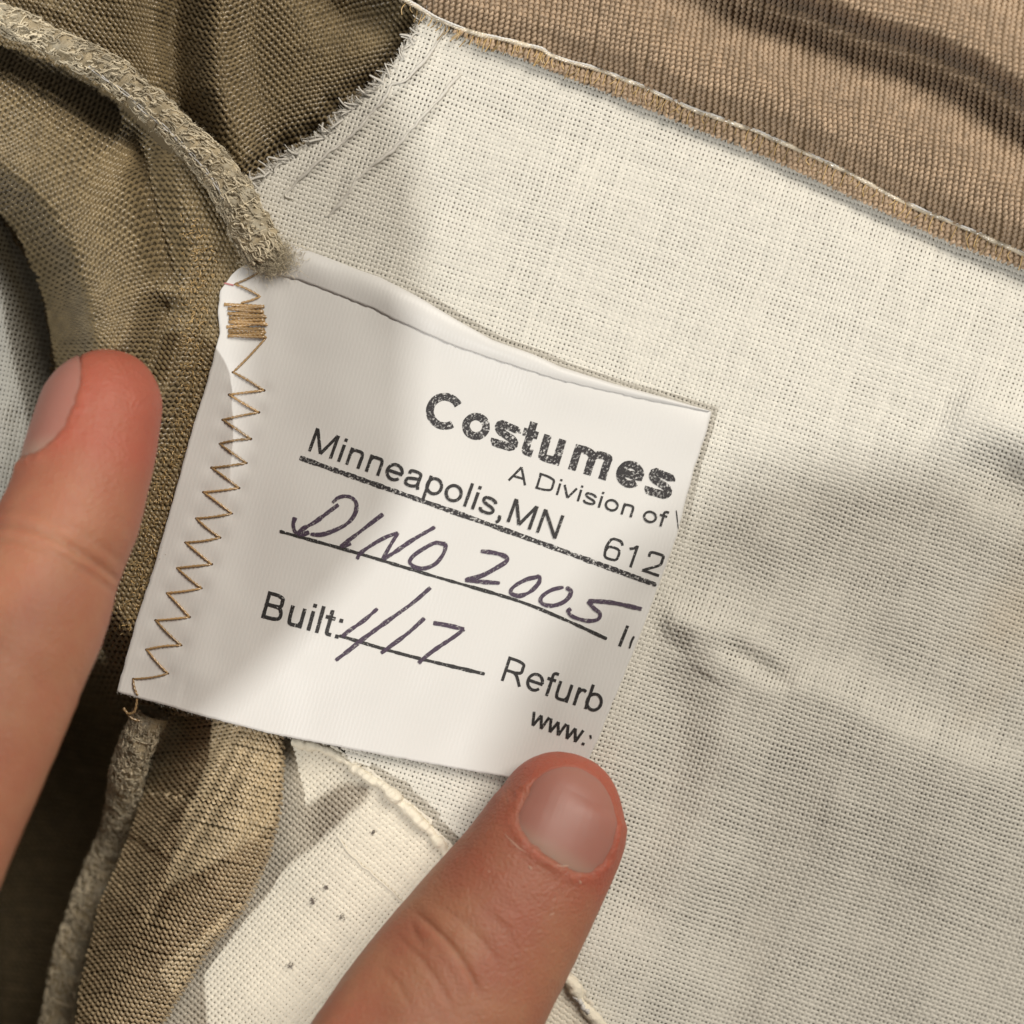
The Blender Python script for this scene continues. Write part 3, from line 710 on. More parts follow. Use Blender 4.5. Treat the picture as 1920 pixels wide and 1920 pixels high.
# turned-over top hem
L_IN = [(470, 505), (559, 525), (609, 543), (651, 560), (705, 581), (734, 597), (772, 614), (850, 648), (920, 672), (977, 690), (1050, 713), (1200, 747), (1327, 772)]
L_OUT = [(505, 476), (547, 459), (609, 481), (672, 506), (713, 520), (780, 554), (850, 596), (923, 637), (1000, 664), (1050, 687), (1150, 719), (1250, 746), (1332, 770)]
X, Y = coons(L_OUT, L_IN, [L_OUT[0], L_IN[0]], [L_OUT[-1], L_IN[-1]], 160, 14)
vv = np.linspace(0, 1, 14)[:, None] + 0 * X
Yn = Y + 1.6 * vnoise(X, Y * 0, 8, 303) * (vv > .95)
v, q = slab(X, Yn, F_LABEL(X, Yn) + .03 + (.30 + .30 * step(X, 900, 560)) * np.sin(PI * vv ** .7) * (1 + .35 * vnoise(X, Y * 0, 60, 304)) + .10 * vv, .14)
hemf = mesh_obj('turned_hem', v, q, M_SATIN, label)

def print_mat(name, color, lo, hi, scale, rough=.6, aniso=(1, 1, 1), ang=0.0):
    """ink that has not taken on every thread: gaps let the ribbon show"""
    m = bpy.data.materials.new(name); m.use_nodes = True; nt = m.node_tree; N = nt.nodes; L = nt.links; b = N['Principled BSDF']
    b.inputs['Base Color'].default_value = (*color, 1); b.inputs['Roughness'].default_value = rough
    tc = N.new('ShaderNodeTexCoord'); mp = N.new('ShaderNodeMapping'); mp.inputs['Scale'].default_value = aniso; mp.inputs['Rotation'].default_value = (0, 0, ang)
    L.new(tc.outputs['Object'], mp.inputs['Vector'])
    nz = N.new('ShaderNodeTexNoise'); nz.inputs['Scale'].default_value = scale; nz.inputs['Detail'].default_value = 3; nz.inputs['Roughness'].default_value = .65
    L.new(mp.outputs['Vector'], nz.inputs['Vector'])
    mr = N.new('ShaderNodeMapRange'); mr.inputs['From Min'].default_value = lo; mr.inputs['From Max'].default_value = hi
    L.new(nz.outputs['Fac'], mr.inputs['Value'])
    t = N.new('ShaderNodeBsdfTransparent'); ms = N.new('ShaderNodeMixShader')
    L.new(mr.outputs['Result'], ms.inputs[0]); L.new(b.outputs[0], ms.inputs[1]); L.new(t.outputs[0], ms.inputs[2])
    L.new(ms.outputs[0], N['Material Output'].inputs['Surface'])
    return m
M_INK = print_mat('black_print', (.022, .020, .020), .56, .70, 4300)
M_INKB = print_mat('black_print_worn', (.025, .022, .024), .49, .64, 3600)
M_PEN = print_mat('purple_black_pen', (.060, .038, .068), .50, .74, 3800)

def stroke(name, paths, wpx, material, n=46, lift=.06, seed=0, lab=None, taper=True):
    parts = []
    for path in paths:
        p = smooth_line(path, max(12, n)) if len(path) > 2 else resample(path, n)
        x, y = p[:, 0], p[:, 1]; d = unit(np.gradient(p, axis=0))
        hw = wpx / 2 * (1 + .22 * vnoise(x, y, 14, seed) + .12 * vnoise(x, y, 5, seed + 1)); 
        if taper: hw[0] *= .75; hw[-1] *= .6
        else: hw = wpx / 2 * (1 + .07 * vnoise(x, y, 6, seed))
        l = np.stack([x - d[:, 1] * hw, y + d[:, 0] * hw], -1); r_ = np.stack([x + d[:, 1] * hw, y - d[:, 0] * hw], -1)
        px = np.concatenate([l[:, 0], r_[:, 0]]); py = np.concatenate([l[:, 1], r_[:, 1]])
        V = W(px, py, F_LABEL(px, py) + lift); k = np.arange(len(p) - 1); m = len(p); lift += .004
        parts.append((V, np.stack([k, k + 1, k + 1 + m, k + m], -1), np.zeros(len(V))))
    v, q, _ = merge(parts); o = mesh_obj(name, v, q, material, label, smooth=False)
    if lab: o['label'] = lab
    return o
def arc(cx, cy, rx, ry, a0, a1, n=18):
    a = np.radians(np.linspace(a0, a1, n)); return [(cx + rx * math.cos(t), cy + ry * math.sin(t)) for t in a]
def glyph(ch, w):
    """plain sans-serif letter as centre lines; capital height 1, w = stroke; returns advance, strokes"""
    h = w / 2; X = .73; xr = X - h; st = .10 + h
    bowl = lambda: arc(.40, X / 2, .335 - h, X / 2 - h + .012, 0, 360, 30)
    G = {
     'o': (.776, [arc(.388, X / 2, .345 - h, X / 2 - h + .012, 0, 360, 30)]),
     'C': (.95, [arc(.53, .5, .46 - h, .512 - h, 42, 318, 30)]),
     's': (.70, [[(.61 - h * .2, .52), (.55, .62 - h * .2), (.35, .732 - h), (.16, .64), (.13, .53), (.20, .435), (.36, .375), (.53, .31), (.60, .205), (.53, .10), (.35, h - .01), (.15, .085), (.08 + h * .4, .20)]]),
     't': (.39, [[(.19, .95), (.19, .40), (.19, .19), (.22, h + .01), (.37, h)], [(.01, xr), (.37, xr)]]),
     'u': (.776, [[(st, X), (st, .40), (st + .01, .22), (.22, h + .01), (.37, h - .01), (.53, h + .02), (.676 - h, .24)], [(.676 - h, X), (.676 - h, 0)]]),
     'n': (.776, [[(st, 0), (st, X)], [(st, X - .24), (.24, xr - .02), (.40, xr + .01), (.56, xr - .01), (.676 - h, X - .22), (.676 - h, .30), (.676 - h, 0)]]),
     'm': (1.16, [[(st, 0), (st, X)], [(st, X - .24), (.22, xr - .02), (.34, xr + .01), (.49, xr - .01), (.58, X - .22), (.58, .30), (.58, 0)], [(.58, X - .24), (.66, xr - .02), (.80, xr + .01), (.95, xr - .01), (1.06 - h, X - .22), (1.06 - h, .30), (1.06 - h, 0)]]),
     'r': (.465, [[(st, 0), (st, X)], [(st, X - .26), (.24, xr - .04), (.34, xr + .01), (.45, xr - .03)]]),
     'e': (.776, [arc(.39, X / 2, .345 - h, X / 2 - h + .012, 4, 322, 30), [(.07, X * .5), (.70, X * .5)]]),
     'a': (.776, [[(.09 + h, .51), (.17, .64), (.37, xr + .01), (.55, xr - .03), (.64 - h, .50), (.64 - h, .20), (.70 - h, 0)], [(.64 - h, .42), (.35, .375), (.15, .31), (.05 + h, .19), (.15, h + .02), (.32, h - .01), (.50, h + .05), (.64 - h, .25)]]),
     'p': (.776, [[(st, X), (st, -.28)], bowl()]), 'b': (.776, [[(st, 1), (st, 0)], bowl()]),
     'l': (.31, [[(.155, 1), (.155, 0)]]), 'i': (.31, [[(.155, X), (.155, 0)], [(.155, 1), (.155, .865)]]), 'I': (.39, [[(.195, 1), (.195, 0)]]),
     'v': (.70, [[(.02 + h * .5, X), (.35, .02)], [(.35, .02), (.68 - h * .5, X)]]),
     'w': (1.01, [[(.02 + h * .5, X), (.26, .02)], [(.26, .02), (.505, X - .05)], [(.505, X - .05), (.75, .02)], [(.75, .02), (.99 - h * .5, X)]]),
     'f': (.39, [[(.40, 1 - h), (.27, 1 - h), (.20, .86), (.20, .60), (.20, 0)], [(.02, xr), (.37, xr)]]),
     'A': (.93, [[(h, 0), (.465, .99)], [(.465, .99), (.93 - h, 0)], [(.20, .345), (.73, .345)]]),
     'D': (1.01, [[(.11 + h, 0), (.11 + h, 1)], [(.11, 1 - h), (.42, 1 - h), (.66, .95 - h), (.84, .78), (.93 - h, .5), (.84, .22), (.66, .05 + h), (.42, h), (.11, h)]]),
     'M': (1.16, [[(.10 + h, 0), (.10 + h, 1)], [(.12 + h, .98), (.58, .05)], [(.58, .05), (1.04 - h, .98)], [(1.06 - h, 1), (1.06 - h, 0)]]),
     'N': (1.01, [[(.10 + h, 0), (.10 + h, 1)], [(.11 + h, .97), (.90 - h, .03)], [(.91 - h, 0), (.91 - h, 1)]]),
     'B': (.93, [[(.10 + h, 0), (.10 + h, 1)], [(.10, 1 - h), (.45, 1 - h), (.68, .93 - h), (.76 - h, .76), (.68, .57), (.45, .525), (.12, .525)], [(.40, .525), (.66, .49), (.83 - h, .28), (.70, .05 + h), (.45, h), (.10, h)]]),
     'R': (1.01, [[(.11 + h, 0), (.11 + h, 1)], [(.11, 1 - h), (.50, 1 - h), (.76, .93 - h), (.84 - h, .73), (.76, .53), (.50, .46), (.12, .46)], [(.46, .46), (.64, .36), (.94 - h, 0)]]),
     '6': (.776, [[(.66, .78), (.58, .92), (.42, 1 - h + .01), (.22, .90), (.07 + h, .55), (.08 + h, .30), (.20, .08), (.38, h - .01), (.60, .10), (.70 - h, .32), (.60, .54), (.40, .645 - h), (.20, .53), (.09 + h, .34)]]),
     '1': (.776, [[(.40, 1), (.40, 0)], [(.40, .97), (.30, .84), (.16, .75)]]),
     '2': (.776, [[(.07 + h, .70), (.14, .90), (.36, 1 - h + .01), (.60, .93), (.68 - h, .74), (.60, .52), (.36, .30), (.16, .13), (.09, h)], [(.05, h), (.69, h)]]),
     '.': (.39, [[(.195, .14), (.195, 0)]]), ',': (.39, [[(.195, .14), (.195, 0)], [(.22, .05), (.20, -.10), (.13, -.17)]]), ':': (.39, [[(.195, .14), (.195, 0)], [(.195, X), (.195, X - .14)]]), ' ': (.30, [])}
    return G[ch]

def text_obj(body, p0, p1, cap_h, material, w=.125, name='printed_text'):
    """each line of print is one part; baseline runs from p0 to p1"""
    x = 0.0; lines = []
    for ch in body:
        adv, sts = glyph(ch, w)
        for st_ in sts: lines.append([(x + a, b) for a, b in st_])
        x += adv
    x0 = min(a for l in lines for a, _ in l) - w / 2; x1 = max(a for l in lines for a, _ in l) + w / 2
    p0 = np.array(p0, float); p1 = np.array(p1, float); d = p1 - p0; u = d / np.linalg.norm(d); up = np.array([u[1], -u[0]])
    conv = lambda a, b: (p0[0] + d[0] * (a - x0) / (x1 - x0) + up[0] * b * cap_h, p0[1] + d[1] * (a - x0) / (x1 - x0) + up[1] * b * cap_h)
    o = stroke(name, [[conv(a, b) for a, b in l] for l in lines], w * cap_h, material, 26, .045, len(body), None, taper=False)
    o['label'] = f'printed text reading {body}' if len(body) > 3 else 'printed characters'
    return o

text_obj('Costumes', (789, 793), (1257, 939), 68, M_INKB, .215)
text_obj('A Division of', (951, 900), (1249, 990), 31, M_INK, .14)
text_obj('Minneapolis,MN', (577, 845), (1043, 1011), 46, M_INK, .13)
text_obj('612', (1127, 1045), (1238, 1083), 43, M_INK, .12)
text_obj('Built:', (486, 1157), (634, 1198), 52, M_INK, .135)
text_obj('Refurb', (936, 1275), (1124, 1338), 48, M_INK, .12)
text_obj('www.', (990, 1358), (1095, 1398), 36, M_INK, .15)
text_obj('I', (1159, 1211), (1164, 1213), 42, M_INK, .14)
stroke('ruled_line', [[(562, 858), (740, 921), (933, 989), (1080, 1042), (1231, 1097)]], 9, M_INKB, 260, seed=1)
stroke('ruled_line', [[(524, 996), (660, 1034), (802, 1077), (963, 1124), (1055, 1160), (1138, 1198)]], 6, M_INK, 240, seed=2)
stroke('ruled_line', [[(636, 1192), (760, 1228), (909, 1264)]], 6.5, M_INK, 140, seed=3)
stroke('cut_off_print', [[(1268, 957), (1272, 992)]], 2.2, M_INK, 12, seed=4)
stroke('cut_off_print', [[(1189, 1193), (1184, 1203), (1180, 1216)]], 4, M_INK, 12, seed=5)
stroke('cut_off_print', [[(1107, 1378), (1108, 1386)]], 4, M_INK, 8, seed=5)
def z9(*a): return [(400 + x * .28125, 880 + y * .28125) for x, y in a]
def z8(*a): return [(700 + x / 3, 680 + y / 3) for x, y in a]
name_strokes = [
    z9((545, 320), (533, 370), (548, 418), (592, 432), (640, 420)), z9((835, 235), (760, 290), (680, 350), (600, 395), (560, 432)),
    z9((795, 222), (840, 186), (900, 180), (946, 210), (955, 262), (930, 322), (880, 370), (800, 410), (720, 435), (648, 432)),
    z9((1132, 298), (1050, 360), (960, 430), (880, 490), (848, 516)), z9((850, 512), (885, 508), (918, 494)),
    z9((958, 598), (985, 555), (1080, 490), (1160, 448), (1232, 423)), z9((1232, 423), (1190, 490), (1150, 560), (1128, 602)), z9((1138, 598), (1220, 545), (1330, 470), (1478, 384)),
    z9((1540, 500), (1480, 490), (1400, 530), (1330, 580), (1310, 622), (1350, 655), (1410, 660), (1480, 630), (1530, 570), (1548, 512), (1528, 490)),
    z8((604, 1060), (680, 1070), (738, 1088), (750, 1115), (700, 1150), (610, 1198), (516, 1222)), z8((516, 1222), (600, 1232), (712, 1240)),
    z8((925, 1205), (860, 1220), (790, 1260), (773, 1295), (820, 1312), (880, 1290), (930, 1240), (934, 1206), (915, 1203)),
    z8((1070, 1262), (1000, 1280), (945, 1320), (950, 1355), (1010, 1367), (1080, 1340), (1112, 1292), (1085, 1262)),
    z8((1512, 1386), (1400, 1360), (1310, 1345), (1208, 1340)), z8((1208, 1340), (1240, 1380), (1275, 1410), (1265, 1442), (1210, 1452), (1130, 1432), (1094, 1400), (1112, 1384))]
stroke('handwriting', name_strokes, 7.6, M_PEN, 44, .07, 11, 'handwritten pen note DINO 2005')
date_strokes = [z9((1095, 928), (1000, 1010), (900, 1080), (858, 1118)), z9((1448, 788), (1330, 890), (1150, 1020), (1000, 1130), (900, 1210), (815, 1274)),
                z9((1408, 992), (1300, 1090), (1180, 1180), (1118, 1226)), z9((1466, 1024), (1560, 1040), (1672, 1066)), z9((1672, 1066), (1600, 1120), (1480, 1200), (1400, 1262), (1368, 1294))]
stroke('handwriting', date_strokes, 7.8, M_PEN, 44, .07, 12, 'handwritten pen date 1/17')

# zigzag stitches, one object each, and the dense bar tack
ZIG = [(500, 632), (437, 698), (495, 732), (430, 740), (485, 773), (418, 787), (470, 823), (412, 832), (462, 868), (397, 877), (448, 915), (382, 923), (435, 963), (368, 972), (413, 1008), (348, 1017),
       (397, 1058), (332, 1065), (378, 1103), (313, 1112), (355, 1157), (292, 1163), (340, 1210), (275, 1218), (315, 1263), (250, 1273), (258, 1304)]
def stitch(a, b, parent, name='stitch', rad=.125, seed=0, z_add=0.0, m=26):
    p = resample([a, b], m); t = np.linspace(0, 1, m); r = np.random.default_rng(seed)
    d = unit(np.array([b[0] - a[0], b[1] - a[1]], float)); bow = r.normal(0, 1.2) * np.sin(PI * t)
    x, y = p[:, 0] - d[1] * bow, p[:, 1] + d[0] * bow
    z = F_LABEL(x, y) + .12 + .10 * np.sin(PI * t) - .22 * (np.exp(-(t / .05) ** 2) + np.exp(-((1 - t) / .05) ** 2)) + z_add
    v, q, rr_ = tube(W(x, y, z), rad * (1 + .12 * vnoise(x, y, 9, seed)), 10, twist=2 * PI / 1.1, lobes=2, lobe_amp=.30)
    if name is None: return v, q, np.full(len(v), r.random())
    return mesh_obj(name, v, q, M_GOLD, parent, rnd=np.full(len(v), r.random()))
for i, (a, b) in enumerate(zip(ZIG[:-1], ZIG[1:])): stitch(a, b, label, seed=400 + i)
for i, (a, b) in enumerate([((489, 509), (440, 533)), ((440, 533), (488, 556)), ((488, 556), (452, 568))]): stitch(a, b, label, seed=440 + i)
M_HOLE = mat('needle_hole', (.10, .06, .035), .9, .1)
for hx, hy in ZIG[1:-1]:
    a_ = np.arange(10) * PI / 5; rx = random.uniform(2.2, 3.4)
    px_, py_ = hx + rx * np.cos(a_), hy + rx * .8 * np.sin(a_)
    mesh_obj('needle_hole', W(px_, py_, F_LABEL(px_, py_) + .035), [tuple(range(9, -1, -1))], M_HOLE, label, smooth=False)
bt = []; rr = np.random.default_rng(450)
for i in range(15):
    f = i / 14; yl = 572 + f * 58; xl = 427 + 3 * f + rr.normal(0, 2.5); xr = 493 + 7 * f + rr.normal(0, 2.5)
    a, b = ((xl, yl - 1 + rr.normal(0, 1.0)), (xr, yl + 3 + rr.normal(0, 1.2)))
    if i % 2: a, b = (a[0], a[1] + 4), (b[0], b[1] - 4)
    bt.append(stitch(a, b, None, None, rad=.19, seed=460 + i, z_add=.10 + .05 * (i % 3)))
m_ = merge(bt); bar = mesh_obj('bar_tack', m_[0], m_[1], M_GOLD, label, rnd=m_[2]); bar['kind'] = 'stuff'; bar['label'] = 'dense golden brown bar tack'
px_ = np.linspace(421, 438, 10); py_ = np.linspace(531, 535, 10)
mesh_obj('pink_thread_end', *tube(W(px_, py_, F_LABEL(px_, py_) + .06), .11, 6)[:2], M_PINK, label)
# hanging thread tail at the bottom corner
p = smooth_line([(258, 1302), (256, 1318), (252, 1334), (240, 1338), (232, 1328), (246, 1346), (262, 1352)], 60)
mesh_obj('thread_tail', *tube(W(p[:, 0], p[:, 1], np.maximum(F_LABEL(p[:, 0], p[:, 1]) - .2 - .02 * np.arange(60), -1)), .15, 8, twist=2 * PI / 1.1, lobes=2, lobe_amp=.25)[:2], M_GOLD, label)
# frayed cut edges
def edge_fray(line, n, seed, dx, dy, lmin, lmax, m_):
    r = np.random.default_rng(seed); e = resample(line, 400)[r.integers(0, 400, n)]
    root = W(e[:, 0], e[:, 1], F_LABEL(e[:, 0], e[:, 1]) - .08)
    d = np.stack([dx + r.normal(0, .6, n), dy + r.normal(0, .6, n), r.normal(-.05, .3, n)], -1)
    f = fibres(root, d, r.uniform(lmin, lmax, n), r.uniform(.010, .024, n), 1.5, seed + 1)
    stuff(mesh_obj('frayed_fibres', f[0], f[1], m_, label, rnd=f[2]))
edge_fray(L_BOT[1:], 260, 501, .2, -1, .15, .6, M_DARKFUZZ); edge_fray(L_BOT, 300, 503, .2, -1, .1, .4, M_FUZZ)
edge_fray(L_RIGHT, 240, 505, 1, -.2, .1, .4, M_FUZZ); edge_fray(L_IN[4:], 70, 507, -.2, -1, .08, .25, M_DARKFUZZ); edge_fray(L_TOP[6:], 120, 509, .2, 1, .1, .35, M_DARKFUZZ)

# ---------------------------------------------------------------- the hand: thumb and index finger on the cloth
def skin_mat():
    m = bpy.data.materials.new('skin'); m.use_nodes = True; nt = m.node_tree; N = nt.nodes; L = nt.links; b = N['Principled BSDF']
    b.inputs['Roughness'].default_value = .48; b.inputs['Specular IOR Level'].default_value = .35
    b.inputs['Subsurface Weight'].default_value = .55; b.inputs['Subsurface Radius'].default_value = (1, .30, .18); b.inputs['Subsurface Scale'].default_value = .0032
    tc = N.new('ShaderNodeTexCoord')
    at = N.new('ShaderNodeAttribute'); at.attribute_name = 'rnd'
    nz = N.new('ShaderNodeTexNoise'); nz.inputs['Scale'].default_value = 260; nz.inputs['Detail'].default_value = 9; nz.inputs['Roughness'].default_value = .68; L.new(tc.outputs['Object'], nz.inputs['Vector'])
    ad = N.new('ShaderNodeMath'); ad.operation = 'MULTIPLY_ADD'; L.new(nz.outputs['Fac'], ad.inputs[0]); ad.inputs[1].default_value = .7; L.new(at.outputs['Fac'], ad.inputs[2])
    rp = N.new('ShaderNodeValToRGB'); e = rp.color_ramp.elements; e[0].position = .15; e[0].color = (.45, .225, .130, 1); e[1].position = 1.1; e[1].color = (.42, .122, .078, 1)
    k = rp.color_ramp.elements.new(.55); k.color = (.41, .160, .098, 1)
    L.new(ad.outputs[0], rp.inputs['Fac'])
    L.new(rp.outputs['Color'], b.inputs['Base Color'])
    # fine skin relief: pores and the cross-hatched lines
    vo = N.new('ShaderNodeTexVoronoi'); vo.feature = 'DISTANCE_TO_EDGE'; vo.inputs['Scale'].default_value = 1500; L.new(tc.outputs['Object'], vo.inputs['Vector'])
    n2 = N.new('ShaderNodeTexNoise'); n2.inputs['Scale'].default_value = 2600; n2.inputs['Detail'].default_value = 4; L.new(tc.outputs['Object'], n2.inputs['Vector'])
    mm = N.new('ShaderNodeMath'); mm.operation = 'MULTIPLY_ADD'; L.new(vo.outputs['Distance'], mm.inputs[0]); mm.inputs[1].default_value = .8; L.new(n2.outputs['Fac'], mm.inputs[2])
    bp = N.new('ShaderNodeBump'); bp.inputs['Strength'].default_value = .75; bp.inputs['Distance'].default_value = .00016
    L.new(mm.outputs[0], bp.inputs['Height']); L.new(bp.outputs['Normal'], b.inputs['Normal'])
    return m
M_SKIN = skin_mat()
def nail_mat():
    m = bpy.data.materials.new('fingernail'); m.use_nodes = True; nt = m.node_tree; N = nt.nodes; L = nt.links; b = N['Principled BSDF']
    b.inputs['Roughness'].default_value = .42; b.inputs['Specular IOR Level'].default_value = .35
    b.inputs['Subsurface Weight'].default_value = .5; b.inputs['Subsurface Radius'].default_value = (1, .4, .3); b.inputs['Subsurface Scale'].default_value = .0018
    at = N.new('ShaderNodeAttribute'); at.attribute_name = 'rnd'
    rp = N.new('ShaderNodeValToRGB'); e = rp.color_ramp.elements
    e[0].position = 0; e[0].color = (.40, .180, .142, 1); e[1].position = 1; e[1].color = (.43, .265, .205, 1)
    L.new(at.outputs['Fac'], rp.inputs['Fac']); L.new(rp.outputs['Color'], b.inputs['Base Color'])
    return m
M_NAIL = nail_mat()

class Finger:
    """a tapered finger as a loft: control = (px, py, z of the axis, half width in photograph pixels, thickness ratio), tip first"""
    def __init__(self, control, roll, Ra, Rb, nring=380, nseg=190, pa=2.3):
        c = np.array(control, float); self.roll = roll
        f = S * (CAM_MM - c[:, 2]) / CAM_MM
        raw = np.concatenate([W(c[:, 0], c[:, 1], c[:, 2]), (c[:, 3] * f)[:, None], c[:, 4:5]], 1)
        d = smooth_line(raw, 600); L = np.concatenate([[0], np.cumsum(np.linalg.norm(np.diff(d[:, :3], axis=0), axis=1))])
        self.L = L[-1]; self.Ls = L; self.d = d; self.Ra, self.Rb, self.pa = Ra, Rb, pa
        t = np.linspace(0, 1, nring) ** 1.7; self.s = t * self.L; self.phi = np.arange(nseg) * 2 * PI / nseg
    def at(self, s):
        return np.stack([np.interp(s, self.Ls, self.d[:, k]) for k in range(5)], -1)
    def surf(self, s, phi):
        q = self.at(s); e = .4; T = unit(self.at(np.clip(s + e, 0, self.L))[..., :3] - self.at(np.clip(s - e, 0, self.L))[..., :3])   # tip -> base
        up = np.array([0, 0, 1.0]); side = unit(np.cross(T, up)); n = np.cross(side, T)        # side: to the finger's screen side
        cr, sr = math.cos(self.roll), math.sin(self.roll); n2 = n * cr + side * sr; s2 = side * cr - n * sr
        ra = np.clip(s / self.Ra, 0, 1); rb = np.clip(s / self.Rb, 0, 1); p = self.pa
        a = q[..., 3] * np.maximum(1 - (1 - ra) ** p, 0) ** (1 / p); b = q[..., 3] * q[..., 4] * np.maximum(1 - (1 - rb) ** 2, 0) ** .5
        c, sn = np.cos(phi), np.sin(phi); k = 2.25
        w = (np.abs(c) ** k + np.abs(sn) ** k) ** (-1 / k)
        return q[..., :3] + s2 * (a * c * w)[..., None] + n2 * (b * sn * w)[..., None], n2, s2
    def grid(self, disp=None, red=None):
        Sg, Ph = np.meshgrid(self.s, self.phi, indexing='ij'); P, _, _ = self.surf(Sg, Ph)
        du = np.roll(P, -1, 1) - np.roll(P, 1, 1); dv = np.gradient(P, axis=0); N = unit(np.cross(dv, du)); 
        cen = self.at(Sg)[..., :3]; sg = np.sign(((P - cen) * N).sum(-1, keepdims=True)); N = N * np.where(sg == 0, 1, sg)
        if disp is not None: P = P + N * disp(Sg, Ph, P, N)[..., None]
        h, w = Sg.shape; idx = np.arange(h * w).reshape(h, w); nx = np.roll(idx, -1, 1)
        q = np.stack([idx[:-1], idx[1:], nx[1:], nx[:-1]], -1).reshape(-1, 4)
        r = (red(Sg, Ph, P) if red is not None else 0 * Sg).ravel()
        v = P.reshape(-1, 3)
        # close both ends with a fan
        c0, c1 = len(v), len(v) + 1; v = np.concatenate([v, [P[0].mean(0)], [P[-1].mean(0)]]); r = np.concatenate([r, [r[0], r[-1]]])
        fan = [(c0, int(idx[0, (i + 1) % w]), int(idx[0, i])) for i in range(w)] + [(c1, int(idx[-1, i]), int(idx[-1, (i + 1) % w])) for i in range(w)]
        return v, [tuple(x) for x in q[:, ::-1].tolist()] + [f[::-1] for f in fan], r

def nail_r(s, phi, sc, hs, hphi, k=2.7):
    dphi = (phi - PI / 2 + PI) % (2 * PI) - PI
    return (np.abs((s - sc) / hs) ** k + np.abs(dphi / hphi) ** k) ** (1 / k), dphi

def make_nail(F, sc, hs, hphi, parent, lift, name='fingernail'):
    n, m = 46, 80
    rr_ = (np.arange(1, n + 1) / n)[:, None] * .995; th = (np.arange(m) * 2 * PI / m)[None, :]
    ct, st = np.cos(th), np.sin(th); k = 2.7; w = (np.abs(ct) ** k + np.abs(st) ** k) ** (-1 / k)
    s = sc + hs * rr_ * ct * w; ph = PI / 2 + hphi * rr_ * st * w
    P, n2, s2 = F.surf(np.maximum(s, .15), ph)
    cen = F.at(np.maximum(s, .15))[..., :3]; N = unit(P - cen); N = unit(N * .6 + n2 * .4)
    tip = np.clip(1 - s / (sc - hs + 3.0), 0, 1)
    P = P + N * (lift * (1 - rr_ ** 5) - .06 + .004 * np.sin(ph * 70 + 2 * np.sin(ph * 23)) + .38 * tip)[..., None]
    c, _, _ = F.surf(np.array([sc]), np.array([PI / 2])); c = c[0] + n2[0, 0] * (lift - .06)
    v = np.concatenate([P.reshape(-1, 3), [c]]); idx = np.arange(n * m).reshape(n, m); nx = np.roll(idx, -1, 1)
    q = [tuple(x) for x in np.stack([idx[:-1], nx[:-1], nx[1:], idx[1:]], -1).reshape(-1, 4).tolist()] + [(n * m, int(nx[0, i]), int(idx[0, i])) for i in range(m)]
    lun = step((s - sc) / hs, .55, .95) * .9 + .25 * np.clip(tip, 0, 1)
    return mesh_obj(name, v, q, M_NAIL, parent, rnd=np.concatenate([np.clip(lun, 0, 1).ravel(), [0]]))

THUMB = Finger([(1104, 1425, 5.2, 118, .68), (1070, 1490, 6.0, 126, .70), (1042, 1557, 7.0, 134, .74), (980, 1662, 8.4, 150, .80), (895, 1790, 10.2, 170, .84), (805, 1925, 12.8, 186, .86), (690, 2090, 17, 186, .92), (560, 2270, 23, 200, 1.0),
                (400, 2470, 31, 225, 1.05), (200, 2680, 35, 260, 1.0)], math.radians(-5), 9.5, 7.0)
INDEX = Finger([(208, 668, 11.0, 112, .85), (200, 720, 12.2, 119, .86), (185, 786, 13.5, 125, .88), (145, 934, 16.5, 131, .92), (92, 1060, 19, 136, .95), (52, 1160, 21, 144, .97), (-41, 1368, 25, 150, .97), (-150, 1590, 29, 160, 1.0), (-270, 1850, 33, 172, 1.0), (-330, 2150, 36, 190, 1.05), (-330, 2450, 38, 215, 1.05)],
               math.radians(57), 8.0, 6.0)
T_NAIL = (6.9, 5.4, math.radians(44)); I_NAIL = (8.4, 6.8, math.radians(46))

CREASES = [([(768, 1702), (812, 1738), (846, 1772), (872, 1808), (893, 1850), (902, 1880)], .40, 4.0), ([(770, 1712), (778, 1748), (800, 1790)], .26, 4.0), ([(858, 1735), (838, 1752), (824, 1760)], .2, 4.0),
           ([(742, 1752), (792, 1800), (828, 1850), (850, 1905)], .18, 5.0), ([(812, 1690), (868, 1728), (915, 1775), (945, 1830)], .12, 5.0), ([(700, 1795), (750, 1850), (780, 1910)], .14, 7.0), ([(905, 1700), (950, 1745), (975, 1800)], .10, 8.0)]
def disp_common(Sg, Ph, nail):
    r, dphi = nail_r(Sg, Ph, *nail)
    d = -.15 * step(r, 1.02, .88)                                       # bed under the plate
    d = d + (.17 + .12 * vnoise(Sg * 9, Ph * 60, 7, 631)) * np.exp(-((r - 1.10) / .14) ** 2) * step(Sg, nail[0] - nail[1] * .6, nail[0])   # fold round the sides and root
    d = d - .10 * np.exp(-((r - .99) / .035) ** 2)
    return d
def disp_thumb(Sg, Ph, P, N):
    d = disp_common(Sg, Ph, T_NAIL); x, y = to_px(P); topside = N[..., 2] > .1
    for line, dep, w in CREASES:
        dd, _, a = dist_line(x, y, line); Lc = sum(math.hypot(b[0] - c[0], b[1] - c[1]) for b, c in zip(line[:-1], line[1:]))
        k = np.clip(np.minimum(a, Lc - a) / 40, 0, 1)
        dep = dep * .68; d = d - topside * dep * k * np.exp(-(dd / w) ** 2) + topside * .35 * dep * k * np.exp(-((dd - 17) / 12.) ** 2)
    return d + .10 * vnoise(x + P[..., 2] * 8, y, 70, 601) + .035 * vnoise(x, y + P[..., 2] * 9, 22, 602)
